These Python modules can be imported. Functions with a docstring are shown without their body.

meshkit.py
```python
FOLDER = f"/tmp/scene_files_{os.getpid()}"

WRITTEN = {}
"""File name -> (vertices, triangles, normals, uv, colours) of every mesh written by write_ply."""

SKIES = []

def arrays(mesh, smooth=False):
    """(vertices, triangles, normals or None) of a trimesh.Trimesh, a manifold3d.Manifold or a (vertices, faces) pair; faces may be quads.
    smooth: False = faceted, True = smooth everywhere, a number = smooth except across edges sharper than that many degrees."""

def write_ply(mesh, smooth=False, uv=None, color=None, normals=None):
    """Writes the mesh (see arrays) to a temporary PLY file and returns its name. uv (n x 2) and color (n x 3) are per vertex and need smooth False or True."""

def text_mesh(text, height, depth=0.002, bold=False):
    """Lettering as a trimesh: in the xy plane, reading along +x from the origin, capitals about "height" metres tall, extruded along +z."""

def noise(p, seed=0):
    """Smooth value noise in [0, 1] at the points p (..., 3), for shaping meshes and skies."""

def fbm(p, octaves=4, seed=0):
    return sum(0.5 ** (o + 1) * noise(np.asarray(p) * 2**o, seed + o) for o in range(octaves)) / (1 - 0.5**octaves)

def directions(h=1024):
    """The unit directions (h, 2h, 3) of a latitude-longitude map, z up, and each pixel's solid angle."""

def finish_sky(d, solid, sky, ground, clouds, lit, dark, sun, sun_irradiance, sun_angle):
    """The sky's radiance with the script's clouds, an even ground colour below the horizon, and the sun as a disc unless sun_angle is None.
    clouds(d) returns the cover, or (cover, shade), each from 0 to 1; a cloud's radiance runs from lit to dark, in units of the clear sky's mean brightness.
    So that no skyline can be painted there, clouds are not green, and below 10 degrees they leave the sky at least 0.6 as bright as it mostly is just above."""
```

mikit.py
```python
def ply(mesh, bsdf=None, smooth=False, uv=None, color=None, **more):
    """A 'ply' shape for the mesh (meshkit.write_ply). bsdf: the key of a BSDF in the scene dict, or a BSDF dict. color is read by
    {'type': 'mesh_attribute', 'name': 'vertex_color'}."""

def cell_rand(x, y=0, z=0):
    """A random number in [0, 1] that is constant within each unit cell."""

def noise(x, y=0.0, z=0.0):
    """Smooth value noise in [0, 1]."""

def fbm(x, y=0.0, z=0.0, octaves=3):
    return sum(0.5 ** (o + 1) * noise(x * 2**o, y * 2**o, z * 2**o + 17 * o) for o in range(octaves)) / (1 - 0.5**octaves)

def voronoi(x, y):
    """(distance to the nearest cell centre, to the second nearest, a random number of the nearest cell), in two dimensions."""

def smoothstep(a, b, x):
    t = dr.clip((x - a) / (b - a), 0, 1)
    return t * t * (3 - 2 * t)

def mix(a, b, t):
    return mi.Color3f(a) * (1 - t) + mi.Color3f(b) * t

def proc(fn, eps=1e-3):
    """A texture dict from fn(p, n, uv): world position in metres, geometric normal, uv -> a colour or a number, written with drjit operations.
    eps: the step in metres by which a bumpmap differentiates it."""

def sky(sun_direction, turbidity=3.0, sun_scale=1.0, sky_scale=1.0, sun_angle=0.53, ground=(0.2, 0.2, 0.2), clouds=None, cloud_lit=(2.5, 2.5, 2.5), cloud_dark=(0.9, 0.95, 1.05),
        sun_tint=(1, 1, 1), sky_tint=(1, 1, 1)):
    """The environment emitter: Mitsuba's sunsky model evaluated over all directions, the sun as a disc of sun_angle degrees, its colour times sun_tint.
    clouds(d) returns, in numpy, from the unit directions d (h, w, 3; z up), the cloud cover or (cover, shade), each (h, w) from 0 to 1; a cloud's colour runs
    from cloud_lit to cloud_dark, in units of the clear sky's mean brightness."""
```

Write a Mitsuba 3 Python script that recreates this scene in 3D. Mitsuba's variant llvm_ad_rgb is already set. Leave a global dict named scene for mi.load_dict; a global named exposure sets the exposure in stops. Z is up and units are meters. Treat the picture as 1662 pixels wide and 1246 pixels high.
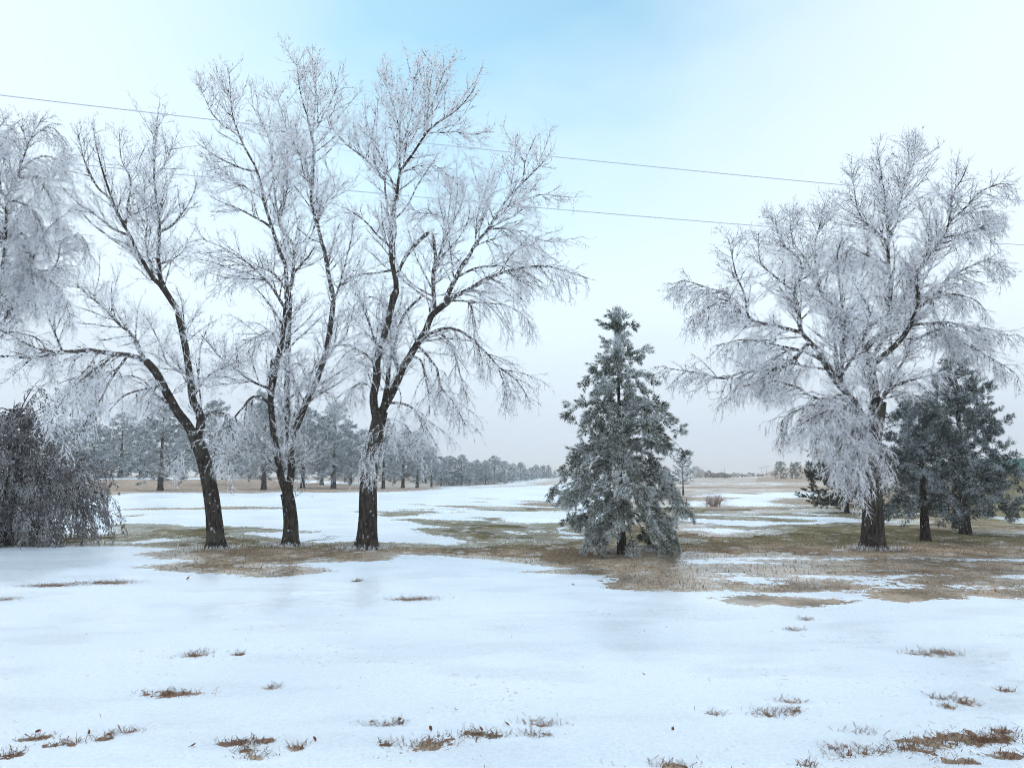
import math, numpy as np, trimesh, shapely
from shapely.geometry import Polygon
from scipy.spatial import cKDTree
import drjit as dr, mitsuba as mi, mikit, meshkit
from mikit import proc, noise as pnoise, fbm as pfbm, smoothstep, mix

T = mi.ScalarTransform4f
scene, labels = {}, {}

# ------------------------------------------------------------------ camera, sky, exposure
EYE, PITCH, FOV = 2.0, math.atan(145 / 1304), 2 * math.degrees(math.atan(831 / 1304))
scene['camera'] = {'type': 'perspective', 'fov': FOV, 'fov_axis': 'x', 'near_clip': 0.1, 'far_clip': 20000.0,
                   'to_world': T().look_at(origin=[0, 0, EYE], target=[0, math.cos(PITCH), EYE + math.sin(PITCH)], up=[0, 0, 1])}
exposure = 2.08
HAZE = 0.0006


def nss(a, b, x):
    t = np.clip((x - a) / (b - a), 0, 1)
    return t * t * (3 - 2 * t)


def cloud_layer(d):
    """High thin overcast with one ragged gap of blue in front; greyer fog bank low on the horizon."""
    el = np.degrees(np.arcsin(np.clip(d[..., 2], -1, 1)))
    az = np.degrees(np.arctan2(d[..., 0], d[..., 1]))
    n1 = meshkit.fbm(d * [2.2, 2.2, 4.0] + 3.1, 4, 5)
    n2 = meshkit.fbm(d * [5.0, 5.0, 8.0] + 7.7, 4, 9)
    gx, gy = (az + 2.5 - 0.20 * (el - 25)) / 22.0, (el - 32.0) / 15.0
    n3 = meshkit.fbm(d * [9.0, 9.0, 16.0] + 1.3, 5, 17)
    gap = np.exp(-(gx ** 2 + gy ** 2) ** 1.2 * 1.0) * (0.93 + 0.9 * (n2 - 0.5) + 0.5 * (n3 - 0.5))
    thin = nss(0.62, 0.85, n1) * nss(38, 60, el) * 0.5
    cover = 1 - np.clip(np.maximum(gap, thin), 0, 0.95)
    shade = 1 - nss(0.5, 13.0, el + 5 * (n2 - 0.5)) + 0.10 * (n1 - 0.4)
    return cover, np.clip(shade, 0, 1)


scene['sky'] = mikit.sky((-0.35, 0.5, 0.95), turbidity=3.0, sun_scale=0.10, sun_angle=25.0, sky_scale=1.0, ground=(0.6, 0.62, 0.65),
                         clouds=cloud_layer, cloud_lit=(1.50, 1.74, 1.89), cloud_dark=(1.12, 1.28, 1.48), sky_tint=(1.15, 1.32, 1.05))

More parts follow.
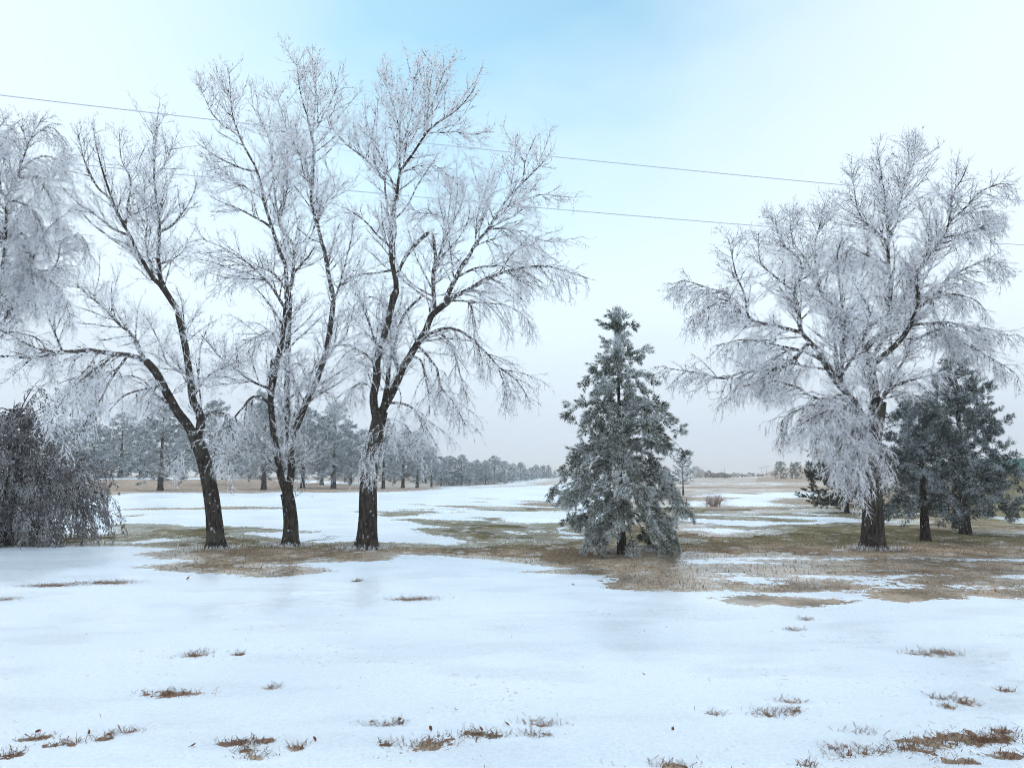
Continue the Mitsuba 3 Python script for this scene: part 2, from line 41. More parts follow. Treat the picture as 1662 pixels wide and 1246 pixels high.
# ------------------------------------------------------------------ measured outlines, in metres
LIMBS = {'A': [([(-7.9,21.86,-0.04),(-8.02,21.86,0.86),(-8.14,21.86,1.53),(-8.3,21.86,2.2),(-8.49,21.86,2.7),(-8.67,21.86,3.1)],0.23,0.17,0),([(-8.58,21.86,2.89),(-8.53,21.96,3.41),(-8.76,22.06,3.96),(-8.95,22.16,4.67),(-9.14,22.27,5.44),(-9.4,22.39,6.29),(-9.53,22.44,6.66)],0.15,0.1,-0.3),([(-8.62,21.86,2.99),(-8.81,21.76,3.32),(-9.06,21.63,3.76),(-9.31,21.52,4.2),(-9.56,21.4,4.69),(-9.87,21.29,5.07)],0.16,0.12,0),([(-9.81,21.31,5.0),(-10.29,21.13,5.15),(-10.77,20.99,5.16),(-11.25,20.85,5.19),(-11.72,20.71,5.12),(-12.4,20.52,4.98),(-13.09,20.33,4.97),(-13.7,20.16,4.85)],0.095,0.03,0.5),([(-9.87,21.29,5.07),(-10.3,21.54,5.73),(-10.79,21.71,6.1),(-11.3,21.88,6.54),(-11.81,22.03,6.93),(-12.4,22.21,7.39)],0.075,0.015,-0.3),([(-11.7,20.72,5.12),(-11.8,20.42,5.64),(-11.88,20.23,6.04),(-11.89,20.03,6.48)],0.04,0.012,-0.3),([(-11.7,20.72,5.12),(-12.67,21.03,5.33),(-13.37,21.23,5.65),(-14.0,21.41,5.93)],0.045,0.015,0.4),([(-10.21,21.16,5.13),(-10.42,20.79,4.45),(-10.54,20.55,3.94),(-10.75,20.22,3.25),(-10.82,20.01,2.8)],0.045,0.012,0.9),([(-9.53,22.44,6.66),(-9.99,22.25,7.35),(-10.24,22.17,7.63),(-10.51,22.06,8.15),(-10.78,21.95,8.66),(-10.96,21.89,8.99),(-11.18,21.77,9.6),(-11.39,21.65,10.26),(-11.56,21.52,10.96),(-11.66,21.4,11.66)],0.1,0.012,-0.6),([(-9.63,22.4,6.81),(-10.05,22.53,7.52),(-10.22,22.66,8.36),(-10.27,22.75,9.01),(-10.35,22.82,9.55),(-10.5,22.91,10.21),(-10.61,22.98,10.77),(-10.66,23.1,11.78),(-10.72,23.2,12.64)],0.1,0.012,-0.7),([(-10.12,22.21,7.49),(-10.58,22.67,8.47),(-10.74,22.99,9.29),(-10.95,23.25,10.01),(-11.21,23.59,11.0)],0.05,0.012,-0.6),([(-10.26,22.74,8.97),(-9.79,22.55,9.15),(-9.43,22.38,9.46),(-9.13,22.21,9.86),(-8.94,22.05,10.26)],0.05,0.012,-0.4),([(-10.76,21.96,8.63),(-11.11,21.73,8.79),(-11.45,21.53,9.03),(-11.87,21.28,9.34),(-12.23,21.04,9.74)],0.05,0.012,-0.2),([(-10.89,21.91,8.88),(-10.94,22.23,9.66),(-11.09,22.51,10.49),(-11.5,22.76,11.21),(-11.75,23.06,12.19)],0.045,0.012,-0.6),([(-10.61,22.98,10.77),(-10.22,22.77,11.0),(-9.94,22.54,11.44),(-9.85,22.4,11.74)],0.035,0.01,-0.5),([(-11.17,21.78,9.57),(-11.46,21.45,9.89),(-11.65,21.1,10.44),(-11.68,20.74,11.12)],0.04,0.01,-0.4),([(-10.15,22.6,7.99),(-9.57,22.17,8.03),(-9.07,21.76,8.21),(-8.89,21.45,8.46)],0.04,0.01,-0.2),([(-9.39,21.48,4.36),(-9.58,20.89,4.19),(-9.82,20.27,3.96),(-9.9,19.64,3.49)],0.05,0.012,0.8),([(-9.03,21.65,3.71),(-9.82,22.19,4.15),(-10.52,22.64,4.66),(-11.22,22.98,4.77),(-12.18,23.49,4.4)],0.05,0.012,0.6),([(-8.8,22.08,4.12),(-8.21,21.51,4.59),(-7.55,21.07,4.81),(-7.0,20.7,4.98)],0.045,0.012,0.2),([(-8.95,22.17,4.7),(-9.69,22.6,5.02),(-10.31,23.1,5.88),(-10.92,23.55,6.7)],0.045,0.012,-0.2),([(-8.54,21.95,3.32),(-8.05,21.48,3.63),(-7.53,21.14,3.5),(-7.09,20.57,2.82)],0.045,0.012,0.8),([(-8.55,21.86,2.84),(-8.57,21.23,2.57),(-8.63,20.75,2.4),(-8.67,20.25,2.18)],0.04,0.012,0.7),([(-8.46,21.86,2.64),(-7.98,21.39,2.74),(-7.46,20.91,2.51),(-7.1,20.37,2.08)],0.035,0.012,0.8),([(-10.48,21.07,5.16),(-10.66,20.5,4.68),(-10.95,19.74,4.01),(-10.94,19.0,3.15)],0.04,0.01,0.8),([(-10.89,20.95,5.17),(-11.04,20.34,4.45),(-11.37,19.69,3.75),(-11.55,19.34,3.37)],0.035,0.01,0.9)],'B': [([(-6.12,22.6,0.03),(-6.14,22.6,0.59),(-6.2,22.6,1.13),(-6.28,22.6,1.46)],0.215,0.17,0),([(-6.26,22.6,1.36),(-6.44,22.52,1.91),(-6.54,22.46,2.45),(-6.64,22.4,3.06),(-6.72,22.3,4.02),(-6.6,22.22,4.87),(-6.45,22.15,5.53),(-6.34,22.08,6.26),(-6.28,22.02,6.92)],0.13,0.085,-0.2),([(-6.24,22.6,1.29),(-6.21,22.71,2.21),(-6.31,22.79,3.01),(-6.42,22.87,3.82),(-6.46,22.94,4.58),(-6.5,23.05,5.87),(-6.51,23.13,6.85),(-6.52,23.17,7.38)],0.13,0.085,-0.2),([(-6.29,22.77,2.88),(-5.94,22.72,3.75),(-5.64,22.68,4.43),(-5.34,22.63,5.23),(-5.17,22.58,6.23),(-5.09,22.54,7.04)],0.125,0.085,-0.3),([(-6.71,22.29,4.08),(-6.67,22.11,4.61),(-6.6,21.95,5.15)],0.075,0.07,0),([(-6.29,22.03,6.83),(-6.29,21.88,7.75),(-6.44,21.83,8.05),(-6.67,21.73,8.7),(-6.85,21.63,9.36),(-6.97,21.55,9.95),(-7.14,21.48,10.48),(-7.44,21.4,11.02),(-7.67,21.31,11.61),(-7.76,21.26,12.02),(-7.84,21.11,13.21)],0.085,0.011,-0.6),([(-6.52,23.17,7.38),(-6.47,23.29,8.05),(-6.52,23.39,8.74),(-6.88,23.46,9.17),(-7.04,23.53,9.66),(-6.95,23.59,10.16),(-6.73,23.69,10.88),(-6.39,23.75,11.17)],0.08,0.02,-0.5),([(-6.99,23.5,9.49),(-7.3,23.84,10.66),(-7.46,24.05,11.5),(-7.62,24.26,12.36),(-7.98,24.45,13.16),(-8.16,24.54,13.57)],0.05,0.012,-0.6),([(-5.1,22.55,6.97),(-5.25,22.47,7.71),(-5.44,22.39,8.59),(-5.63,22.34,9.21),(-5.76,22.28,9.96),(-5.7,22.22,10.71),(-5.71,22.16,11.47),(-5.9,22.1,12.23),(-6.1,22.05,12.92),(-6.23,21.97,14.0)],0.088,0.011,-0.7),([(-5.74,22.15,11.6),(-5.79,22.58,12.98),(-5.89,22.96,14.4)],0.035,0.01,-0.8),([(-5.75,22.2,11.74),(-5.3,21.95,12.28),(-5.03,21.77,12.78),(-4.7,21.62,13.16)],0.035,0.01,-0.5),([(-5.11,22.56,6.82),(-4.81,22.2,7.58),(-4.52,21.89,8.37),(-4.4,21.64,9.04)],0.045,0.011,-0.5),([(-6.49,23.24,7.79),(-5.97,22.81,8.19),(-5.66,22.55,8.5)],0.05,0.02,-0.3),([(-6.69,22.21,4.32),(-7.02,21.94,4.47),(-7.4,21.63,4.73),(-7.78,21.33,5.05),(-8.0,21.1,5.36),(-8.26,20.83,5.73)],0.05,0.011,-0.1),([(-6.71,22.31,3.89),(-7.09,22.04,4.12),(-7.36,21.8,3.74),(-7.65,21.5,3.19),(-7.78,21.28,2.72)],0.06,0.013,0.8),([(-6.31,22.06,6.54),(-6.69,21.53,7.23),(-7.12,21.17,7.62),(-7.65,20.8,7.94),(-8.21,20.45,8.13)],0.055,0.011,0),([(-6.29,21.99,7.05),(-6.86,22.47,7.71),(-7.77,22.93,8.03),(-8.77,23.39,8.11),(-9.47,23.72,7.97)],0.045,0.011,0.3),([(-6.7,21.72,8.78),(-6.9,21.47,8.93),(-7.28,21.14,9.07),(-7.75,20.78,9.19),(-8.02,20.57,9.29)],0.045,0.011,-0.1),([(-7.09,21.5,10.31),(-7.66,21.23,10.39),(-8.12,21.01,10.61),(-8.53,20.81,10.89)],0.04,0.01,-0.3),([(-7.6,21.34,11.43),(-8.25,21.55,11.78),(-9.0,21.91,13.11)],0.03,0.009,-0.6),([(-6.89,21.61,9.55),(-7.57,22.08,10.08),(-8.35,22.5,10.43),(-9.07,22.99,11.28)],0.035,0.009,-0.3),([(-5.7,22.2,11.0),(-6.23,22.51,11.22),(-6.7,22.96,12.15),(-7.13,23.43,13.26),(-7.32,23.58,13.61)],0.035,0.01,-0.6),([(-5.75,22.27,10.03),(-5.91,21.59,10.72),(-6.1,21.13,11.21),(-6.39,20.89,11.23)],0.035,0.01,-0.4),([(-5.59,22.35,9.08),(-5.45,22.83,9.9),(-5.27,23.14,10.47),(-5.63,23.5,11.22)],0.035,0.01,-0.4),([(-7.02,23.54,9.62),(-6.76,23.36,10.48),(-6.81,23.2,11.37),(-6.86,23.08,12.07)],0.04,0.01,-0.7),([(-6.39,23.75,11.17),(-6.36,23.98,11.68),(-6.71,24.21,12.2)],0.02,0.009,-0.6),([(-6.48,22.16,5.4),(-6.83,22.55,5.97),(-7.34,22.82,5.89),(-7.95,23.16,5.63),(-8.51,23.54,5.1)],0.045,0.011,0.5),([(-5.3,22.62,5.49),(-4.79,22.3,5.68),(-4.49,21.96,6.17),(-4.33,21.7,6.61)],0.03,0.01,-0.1),([(-6.47,22.97,5.03),(-6.08,22.62,5.11),(-5.76,22.36,4.95),(-5.46,21.94,4.47)],0.025,0.009,0.6),([(-5.67,22.68,4.37),(-5.12,22.31,4.14),(-4.77,22.11,4.06)],0.02,0.008,0.3),([(-6.21,22.6,1.17),(-5.7,22.26,1.56),(-5.62,22.14,1.79)],0.016,0.006,0),([(-6.53,23.39,8.76),(-6.07,23.13,8.87),(-5.84,22.99,9.02),(-5.41,22.35,10.12)],0.03,0.009,-0.5)],'C': [([(-3.87,21.86,0.02),(-3.87,21.86,0.93),(-3.88,21.86,1.8),(-3.79,21.86,2.56),(-3.66,21.86,3.27),(-3.58,21.86,3.68)],0.27,0.19,0),([(-3.66,21.86,3.25),(-3.74,21.75,3.85),(-3.7,21.66,4.44),(-3.64,21.55,5.14),(-3.4,21.44,5.89),(-3.25,21.35,6.53),(-3.19,21.29,6.94)],0.15,0.1,-0.1),([(-3.61,21.86,3.5),(-3.49,22.06,4.06),(-3.43,22.3,4.94),(-3.34,22.47,5.58),(-3.16,22.67,6.37),(-2.93,22.78,6.77),(-2.57,22.9,7.12)],0.11,0.035,-0.1),([(-3.59,21.91,3.62),(-3.19,21.82,4.34),(-2.96,21.77,4.87),(-2.66,21.72,5.4),(-2.36,21.67,5.88),(-2.19,21.63,6.29),(-1.77,21.59,6.64),(-1.53,21.56,6.88)],0.14,0.095,0.1),([(-3.24,21.34,6.56),(-3.11,21.29,6.97),(-3.19,21.25,7.48),(-3.28,21.19,8.09),(-3.24,21.13,8.77),(-3.17,21.09,9.28),(-3.09,21.05,9.78),(-3.04,21.02,10.12),(-2.84,20.99,10.41),(-2.56,20.96,10.8),(-2.36,20.93,11.14),(-2.0,20.89,11.47),(-1.54,20.85,11.75),(-1.09,20.8,12.26),(-0.92,20.77,12.6)],0.1,0.011,-0.5),([(-3.05,21.03,10.03),(-3.1,21.34,11.26),(-3.28,21.52,12.07),(-3.49,21.67,12.75),(-3.88,21.83,13.45)],0.04,0.01,-0.7),([(-2.38,20.93,11.12),(-2.39,21.12,11.94),(-2.47,21.39,13.34)],0.03,0.01,-0.8),([(-2.39,21.06,11.67),(-2.11,20.85,12.17),(-1.76,20.6,12.92)],0.025,0.01,-0.7),([(-3.25,21.14,8.63),(-3.37,21.31,9.06),(-3.5,21.5,9.65),(-3.57,21.72,10.42)],0.05,0.03,-0.5),([(-3.55,21.65,10.17),(-3.88,21.48,10.48),(-4.26,21.33,10.78),(-4.59,21.21,11.03),(-4.91,21.08,11.38),(-5.01,20.96,11.8)],0.045,0.01,-0.4),([(-3.05,21.04,10.08),(-2.59,20.86,10.18),(-2.07,20.68,10.16),(-1.56,20.47,9.68)],0.03,0.009,0.1),([(-2.38,20.94,11.15),(-1.73,21.17,11.33),(-1.17,21.34,11.32),(-0.6,21.51,11.48)],0.03,0.009,-0.1),([(-3.13,21.07,9.56),(-3.46,20.34,10.26),(-3.68,19.96,10.66),(-3.95,19.69,10.87)],0.035,0.009,-0.5),([(-3.08,21.24,10.85),(-2.79,20.91,11.48),(-2.65,20.59,12.22),(-2.63,20.44,12.6)],0.025,0.009,-0.8),([(-1.82,21.59,6.6),(-1.73,21.56,6.92),(-1.56,21.53,7.26),(-1.33,21.5,7.66),(-0.99,21.46,8.17),(-0.65,21.42,8.68),(-0.36,21.39,9.14),(-0.08,21.35,9.54),(0.26,21.32,9.89),(0.66,21.29,10.29),(1.12,21.25,10.8)],0.095,0.011,-0.4),([(-1.79,21.59,6.69),(-1.21,21.4,6.94),(-0.7,21.25,7.19),(-0.19,21.11,7.38),(0.37,20.97,7.46),(0.97,20.83,7.45),(1.51,20.7,7.25),(2.09,20.55,7.02)],0.085,0.011,0.4),([(-1.52,21.53,7.33),(-1.06,21.76,7.61),(-0.6,21.94,7.74),(-0.02,22.15,7.77),(0.57,22.37,7.52),(0.93,22.56,7.09)],0.05,0.01,0.6),([(-2.12,21.62,6.35),(-2.19,21.9,7.41),(-2.15,22.04,8.04),(-2.26,22.2,8.78)],0.075,0.055,-0.3),([(-3.15,21.27,7.24),(-2.87,21.13,7.73),(-2.59,21.02,8.1),(-2.22,20.92,8.42)],0.05,0.06,0),([(-2.18,21.96,7.65),(-1.98,22.37,8.43),(-1.77,22.7,9.14),(-1.5,23.02,9.88),(-1.34,23.34,10.69)],0.05,0.01,-0.5),([(-1.01,21.46,8.14),(-0.92,21.02,8.9),(-0.69,20.75,9.39),(-0.49,20.54,9.77)],0.035,0.01,-0.6),([(-0.34,21.38,9.17),(0.21,21.68,9.48),(0.8,21.95,9.81),(1.4,22.19,9.84)],0.035,0.01,0.1),([(-0.67,21.42,8.65),(-0.19,21.18,8.61),(0.31,20.96,8.43),(0.8,20.73,8.13),(1.34,20.5,8.01)],0.035,0.01,0.3),([(-0.09,21.36,9.53),(0.03,21.5,10.25),(0.12,21.7,11.42)],0.03,0.009,-0.7),([(0.28,21.32,9.9),(0.37,21.09,10.45),(0.62,20.86,11.05)],0.028,0.009,-0.7),([(-0.96,21.46,8.21),(-0.49,21.9,8.54),(-0.02,22.25,8.7),(0.46,22.68,8.4),(0.71,23.07,7.94)],0.035,0.01,0.6),([(-1.77,22.71,9.17),(-2.16,22.33,9.34),(-2.55,22.06,9.31),(-2.93,21.79,9.4)],0.035,0.009,0),([(-1.5,23.02,9.87),(-1.89,23.32,10.37),(-2.1,23.48,10.68)],0.02,0.009,-0.4),([(-2.53,21.7,5.6),(-2.05,21.55,5.85),(-1.63,21.44,5.89),(-1.21,21.34,5.7),(-0.74,21.2,5.26),(-0.33,21.06,4.78),(0.13,20.94,4.41),(0.52,20.78,3.77)],0.065,0.01,0.8),([(-2.6,21.71,5.49),(-2.08,21.27,4.92),(-1.86,20.9,4.24),(-1.5,20.61,3.81),(-1.13,20.21,3.12)],0.05,0.01,0.9),([(-3.43,21.87,3.91),(-2.77,21.37,3.82),(-2.37,20.97,3.39),(-2.05,20.58,2.92),(-1.79,20.26,2.52)],0.055,0.01,1),([(-3.61,21.86,3.5),(-3.07,21.46,3.42),(-2.67,21.11,3.08),(-2.45,20.71,2.53)],0.035,0.01,1),([(-1.72,21.58,6.69),(-1.19,21.85,6.7),(-1.02,22.08,6.2),(-1.08,22.3,5.68),(-1.03,22.5,5.15)],0.04,0.01,1),([(-1.18,21.85,6.69),(-0.28,21.54,6.57),(0.37,21.32,6.17),(0.48,21.16,5.61)],0.035,0.01,1),([(-0.38,21.08,4.83),(-0.15,20.81,4.17),(-0.15,20.62,3.59)],0.025,0.008,1),([(-2.77,21.74,5.2),(-2.44,21.36,4.99),(-2.18,20.64,4.21),(-2.04,19.9,3.37)],0.045,0.01,1),([(-1.98,21.53,5.86),(-1.61,22.04,5.39),(-1.46,22.52,4.72),(-1.29,22.91,4.14)],0.04,0.01,1),([(-3.6,21.53,5.27),(-3.81,21.12,5.89),(-3.99,20.75,6.52),(-4.23,20.5,6.93)],0.05,0.011,-0.3),([(-3.67,21.6,4.84),(-3.96,21.04,5.18),(-4.24,20.73,5.19),(-4.51,20.22,4.66)],0.04,0.01,0.6),([(-3.71,21.69,4.26),(-4.12,21.99,4.47),(-4.46,22.23,4.32),(-4.77,22.61,3.8)],0.03,0.01,0.8),([(-3.27,21.36,6.44),(-3.91,21.93,6.84),(-4.48,22.36,6.69),(-4.82,22.85,6.15)],0.04,0.01,0.7),([(-3.61,21.86,3.5),(-3.41,21.43,3.01),(-3.7,20.87,2.42),(-3.57,20.48,1.92)],0.02,0.007,1),([(-3.15,21.81,4.43),(-2.94,21.33,3.99),(-3.05,20.59,3.25),(-3.04,20.2,2.84)],0.025,0.008,1),([(-3.27,21.19,8.05),(-3.68,20.54,8.41),(-3.99,20.15,8.62),(-4.3,19.81,8.73)],0.045,0.01,-0.1),([(-3.19,21.25,7.47),(-3.93,21.78,7.49),(-4.46,22.1,7.52),(-4.87,22.4,7.29)],0.04,0.01,0.4),([(-2.16,22.0,7.86),(-1.61,21.36,8.14),(-1.18,20.71,8.63),(-1.11,20.39,8.92)],0.035,0.01,-0.3)],'D': [([(9.53,21.51,-0.02),(9.53,21.51,0.6),(9.56,21.51,1.19),(9.54,21.51,2.03),(9.61,21.51,2.75),(9.76,21.51,3.42),(9.85,21.51,3.91)],0.29,0.2,0),([(9.81,21.51,3.71),(9.84,21.71,4.42),(9.8,21.84,4.94),(9.76,21.97,5.52)],0.17,0.12,-0.2),([(9.69,21.51,3.1),(9.2,21.31,3.65),(8.72,21.12,4.23),(8.32,20.96,4.76),(7.99,20.82,5.22)],0.15,0.1,0),([(9.81,21.54,3.8),(10.0,21.3,4.19),(10.34,21.1,4.38),(10.68,20.93,4.48),(11.01,20.76,4.58),(11.3,20.62,4.65)],0.07,0.02,0.3),([(9.94,21.38,4.07),(10.52,21.8,4.74),(11.0,22.11,5.29),(11.21,22.3,5.7)],0.07,0.02,-0.2),([(9.76,21.95,5.43),(10.25,21.9,5.91),(10.47,21.88,6.29),(10.47,21.8,7.55),(10.46,21.76,8.32),(10.45,21.72,8.95),(10.35,21.67,9.98),(10.19,21.61,11.07)],0.11,0.011,-0.4),([(9.79,21.85,4.99),(10.86,22.4,6.39),(11.21,22.6,7.03),(11.67,22.81,7.68),(12.2,23.0,8.27)],0.08,0.02,-0.3),([(9.8,21.83,4.9),(10.63,21.69,5.63),(11.06,21.59,6.42),(11.06,21.49,7.35),(11.31,21.44,7.78),(11.68,21.38,8.27),(11.93,21.33,8.76),(12.05,21.25,9.57),(12.3,21.2,10.0),(12.52,21.14,10.55)],0.11,0.011,-0.4),([(11.06,21.58,6.49),(11.77,21.82,6.98),(12.18,21.95,7.37),(12.88,22.13,7.77),(13.71,22.32,8.05),(14.17,22.5,7.47)],0.07,0.01,0.5),([(11.93,21.32,8.78),(12.26,21.11,9.14),(12.61,20.93,9.52),(13.02,20.77,9.68),(13.41,20.63,9.6)],0.045,0.01,0.4),([(10.45,21.73,8.86),(10.83,21.95,9.42),(11.15,22.15,10.02),(11.56,22.42,10.93),(11.85,22.65,11.79)],0.045,0.01,-0.4),([(7.99,20.82,5.22),(7.63,20.91,5.74),(7.62,20.96,6.17),(7.54,21.04,6.86),(7.75,21.08,7.25),(7.73,21.13,7.76),(7.28,21.2,8.22),(7.15,21.28,9.13)],0.08,0.011,-0.2),([(8.64,21.08,4.35),(8.69,21.45,5.83),(8.48,21.74,7.15),(8.48,21.95,8.24),(8.69,22.08,8.94),(8.98,22.23,9.79)],0.08,0.011,-0.3),([(8.69,21.11,4.27),(8.66,20.65,5.69),(8.46,20.33,6.82),(8.35,20.12,7.6),(8.54,19.96,8.15)],0.07,0.011,-0.3),([(7.68,20.9,5.66),(6.84,20.67,5.87),(6.14,20.5,6.02),(6.0,20.36,6.59),(5.74,20.21,7.15),(5.61,20.08,7.71),(5.48,19.98,8.1)],0.07,0.011,0.2),([(7.84,20.86,5.44),(7.29,20.71,4.92),(6.83,20.61,4.67),(6.09,20.48,4.6),(5.35,20.34,4.4),(4.87,20.26,4.51),(3.74,20.06,4.66)],0.075,0.011,0.5),([(6.13,20.49,6.07),(5.78,20.63,6.29),(5.64,20.75,6.68),(5.31,20.84,6.82),(4.52,21.06,7.12),(4.29,21.18,6.71)],0.045,0.01,0.6),([(6.16,20.51,6.02),(5.45,20.08,6.29),(4.86,19.79,6.11),(4.32,19.47,5.65)],0.035,0.01,0.8),([(11.21,22.3,5.7),(12.0,22.01,6.0),(12.39,21.85,5.59),(12.84,21.69,5.25),(13.42,21.48,4.79),(13.64,21.38,4.47)],0.06,0.01,0.8),([(10.83,21.64,6.0),(11.95,22.01,6.19),(12.7,22.22,6.1),(13.45,22.43,6.07),(14.36,22.68,5.86)],0.055,0.01,0.7),([(7.55,21.03,6.79),(6.86,20.59,7.13),(6.43,20.31,7.42),(6.26,19.88,8.13)],0.04,0.01,0.1),([(8.48,21.77,7.29),(8.31,22.2,7.92),(8.12,22.68,8.79),(8.25,23.15,9.83)],0.04,0.01,-0.1),([(10.46,21.75,8.36),(9.8,21.42,8.73),(9.41,21.19,9.1),(9.07,20.72,10.13)],0.045,0.01,-0.1),([(10.47,21.79,7.76),(9.46,21.02,7.85),(8.86,20.61,7.86),(8.48,20.06,7.11)],0.045,0.01,0.6),([(10.47,21.81,7.46),(10.28,22.3,7.95),(10.33,22.9,8.92),(10.59,23.53,10.1)],0.045,0.01,-0.1),([(12.15,22.99,8.21),(12.59,23.52,9.11),(12.62,24.02,10.05),(12.62,24.37,10.75)],0.045,0.01,0.1),([(12.05,21.25,9.55),(12.44,21.53,9.21),(13.16,21.81,9.24),(13.81,22.05,9.13)],0.035,0.01,0.7),([(11.74,21.37,8.39),(12.15,20.99,8.41),(12.57,20.67,8.43),(12.53,20.45,7.94)],0.04,0.01,0.7),([(11.33,21.67,6.68),(11.67,21.08,6.75),(12.02,20.56,6.51),(12.13,20.18,6.08)],0.045,0.01,0.7),([(8.23,20.92,4.89),(7.59,20.55,5.14),(6.63,20.09,5.24),(5.71,19.67,5.29),(4.93,19.31,5.06)],0.06,0.01,0.7),([(6.77,20.6,4.67),(6.39,20.91,4.41),(5.92,21.19,4.2),(5.61,21.4,3.93)],0.04,0.01,1),([(9.75,21.51,3.37),(8.84,20.9,3.68),(8.08,20.46,3.58),(7.39,20.05,3.32),(6.85,19.67,2.97)],0.06,0.01,0.9),([(9.66,21.51,2.97),(9.1,20.99,3.21),(8.56,20.52,2.89),(8.08,20.02,2.48),(7.82,19.56,2.03)],0.06,0.01,1),([(9.73,21.51,3.3),(9.31,21.18,3.46),(8.85,20.6,2.78),(8.55,19.99,2.03),(8.35,19.44,1.38)],0.05,0.01,1),([(9.6,21.51,2.7),(9.65,21.19,2.86),(9.6,20.75,2.49),(9.29,20.13,1.92)],0.04,0.01,1),([(9.31,21.35,3.52),(8.54,21.62,3.92),(7.87,21.79,3.75),(7.4,21.92,3.45),(7.36,22.04,2.9)],0.06,0.01,0.9),([(8.86,21.17,4.06),(8.0,20.82,3.97),(7.19,20.5,4.23),(6.53,20.26,4.32),(6.1,20.02,3.83)],0.06,0.01,0.8),([(9.01,21.23,3.88),(8.24,20.44,3.47),(7.66,19.87,3.14),(7.33,19.41,2.79),(7.16,18.93,2.4)],0.055,0.01,1),([(9.57,21.51,2.37),(8.78,20.87,2.55),(8.26,20.36,2.14),(8.12,19.79,1.59)],0.045,0.01,1),([(8.36,20.97,4.71),(7.92,21.49,4.89),(7.27,22.07,5.16),(6.97,22.35,4.94)],0.05,0.01,0.8),([(8.69,21.02,4.55),(8.9,20.16,5.37),(8.88,19.65,5.97),(8.52,19.3,6.35),(8.17,18.95,6.72)],0.06,0.011,0.3),([(9.79,21.87,5.05),(8.87,20.71,5.94),(8.02,20.0,6.33),(7.4,19.57,6.41)],0.055,0.011,0.5)],'E': [([(-16.3,25.13,-0.04),(-16.42,25.13,1.77),(-16.47,25.13,3.3),(-16.53,25.13,5.24)],0.24,0.16,0),([(-16.53,25.13,5.06),(-16.35,25.0,7.19),(-16.11,24.89,9.16),(-16.11,24.82,10.61),(-15.99,24.8,11.05),(-15.78,24.78,11.35),(-15.73,24.76,11.65),(-15.42,24.71,12.65),(-15.01,24.67,13.44)],0.12,0.012,0),([(-16.53,25.13,5.24),(-16.52,25.43,7.89),(-16.46,25.56,9.25),(-16.38,25.62,9.89),(-16.0,25.72,10.86),(-15.3,25.83,11.75),(-14.87,25.94,12.86)],0.09,0.011,0.4),([(-16.53,25.22,6.04),(-15.75,24.89,7.37),(-15.03,24.61,8.68),(-14.71,24.47,9.34),(-14.25,24.36,9.8),(-13.42,24.19,10.33)],0.08,0.011,0.5),([(-16.53,25.27,6.44),(-15.8,25.57,7.72),(-15.0,25.8,8.8),(-14.92,25.93,9.67),(-14.28,26.04,9.81),(-13.99,26.19,8.9)],0.07,0.011,0.8),([(-16.53,25.13,5.24),(-17.63,25.33,7.66),(-18.28,25.47,9.74),(-18.33,25.6,11.87),(-18.13,25.71,13.62)],0.1,0.011,-0.1),([(-16.11,24.82,10.58),(-16.32,24.41,11.41),(-16.03,24.0,12.45),(-15.65,23.79,12.95)],0.05,0.011,0.1),([(-16.12,24.9,9.11),(-16.46,24.17,10.13),(-16.79,23.74,10.76),(-16.79,23.4,11.41)],0.05,0.011,0.3),([(-15.78,24.78,11.38),(-15.02,24.52,11.25),(-14.28,24.19,10.33),(-13.84,23.86,9.25)],0.04,0.01,0.9),([(-15.93,24.79,11.13),(-15.75,25.17,12.02),(-15.15,25.49,12.35),(-14.69,25.83,11.74)],0.04,0.01,0.8),([(-16.11,24.82,10.58),(-15.54,24.57,10.51),(-14.75,24.22,9.95),(-13.89,23.56,8.4)],0.045,0.01,0.9),([(-16.52,25.43,7.93),(-15.21,24.85,8.35),(-14.02,24.37,7.64),(-13.17,23.82,6.38)],0.05,0.01,0.9),([(-16.53,25.27,6.44),(-15.95,25.63,6.51),(-15.33,25.97,6.16),(-15.11,26.42,5.0)],0.05,0.01,1),([(-15.41,24.71,12.65),(-14.77,24.58,13.0),(-14.29,24.48,12.55),(-14.03,24.37,11.8)],0.03,0.01,0.9),([(-15.5,24.73,12.37),(-16.01,24.97,13.28),(-16.36,25.07,13.02),(-16.74,25.3,12.17)],0.03,0.01,0.8),([(-16.53,25.36,7.24),(-17.01,25.0,7.59),(-16.31,24.41,5.91),(-15.56,23.98,4.72)],0.05,0.01,1),([(-16.45,25.57,9.3),(-15.63,25.08,9.62),(-15.0,24.48,8.45),(-14.1,23.5,6.51)],0.05,0.01,1)]}
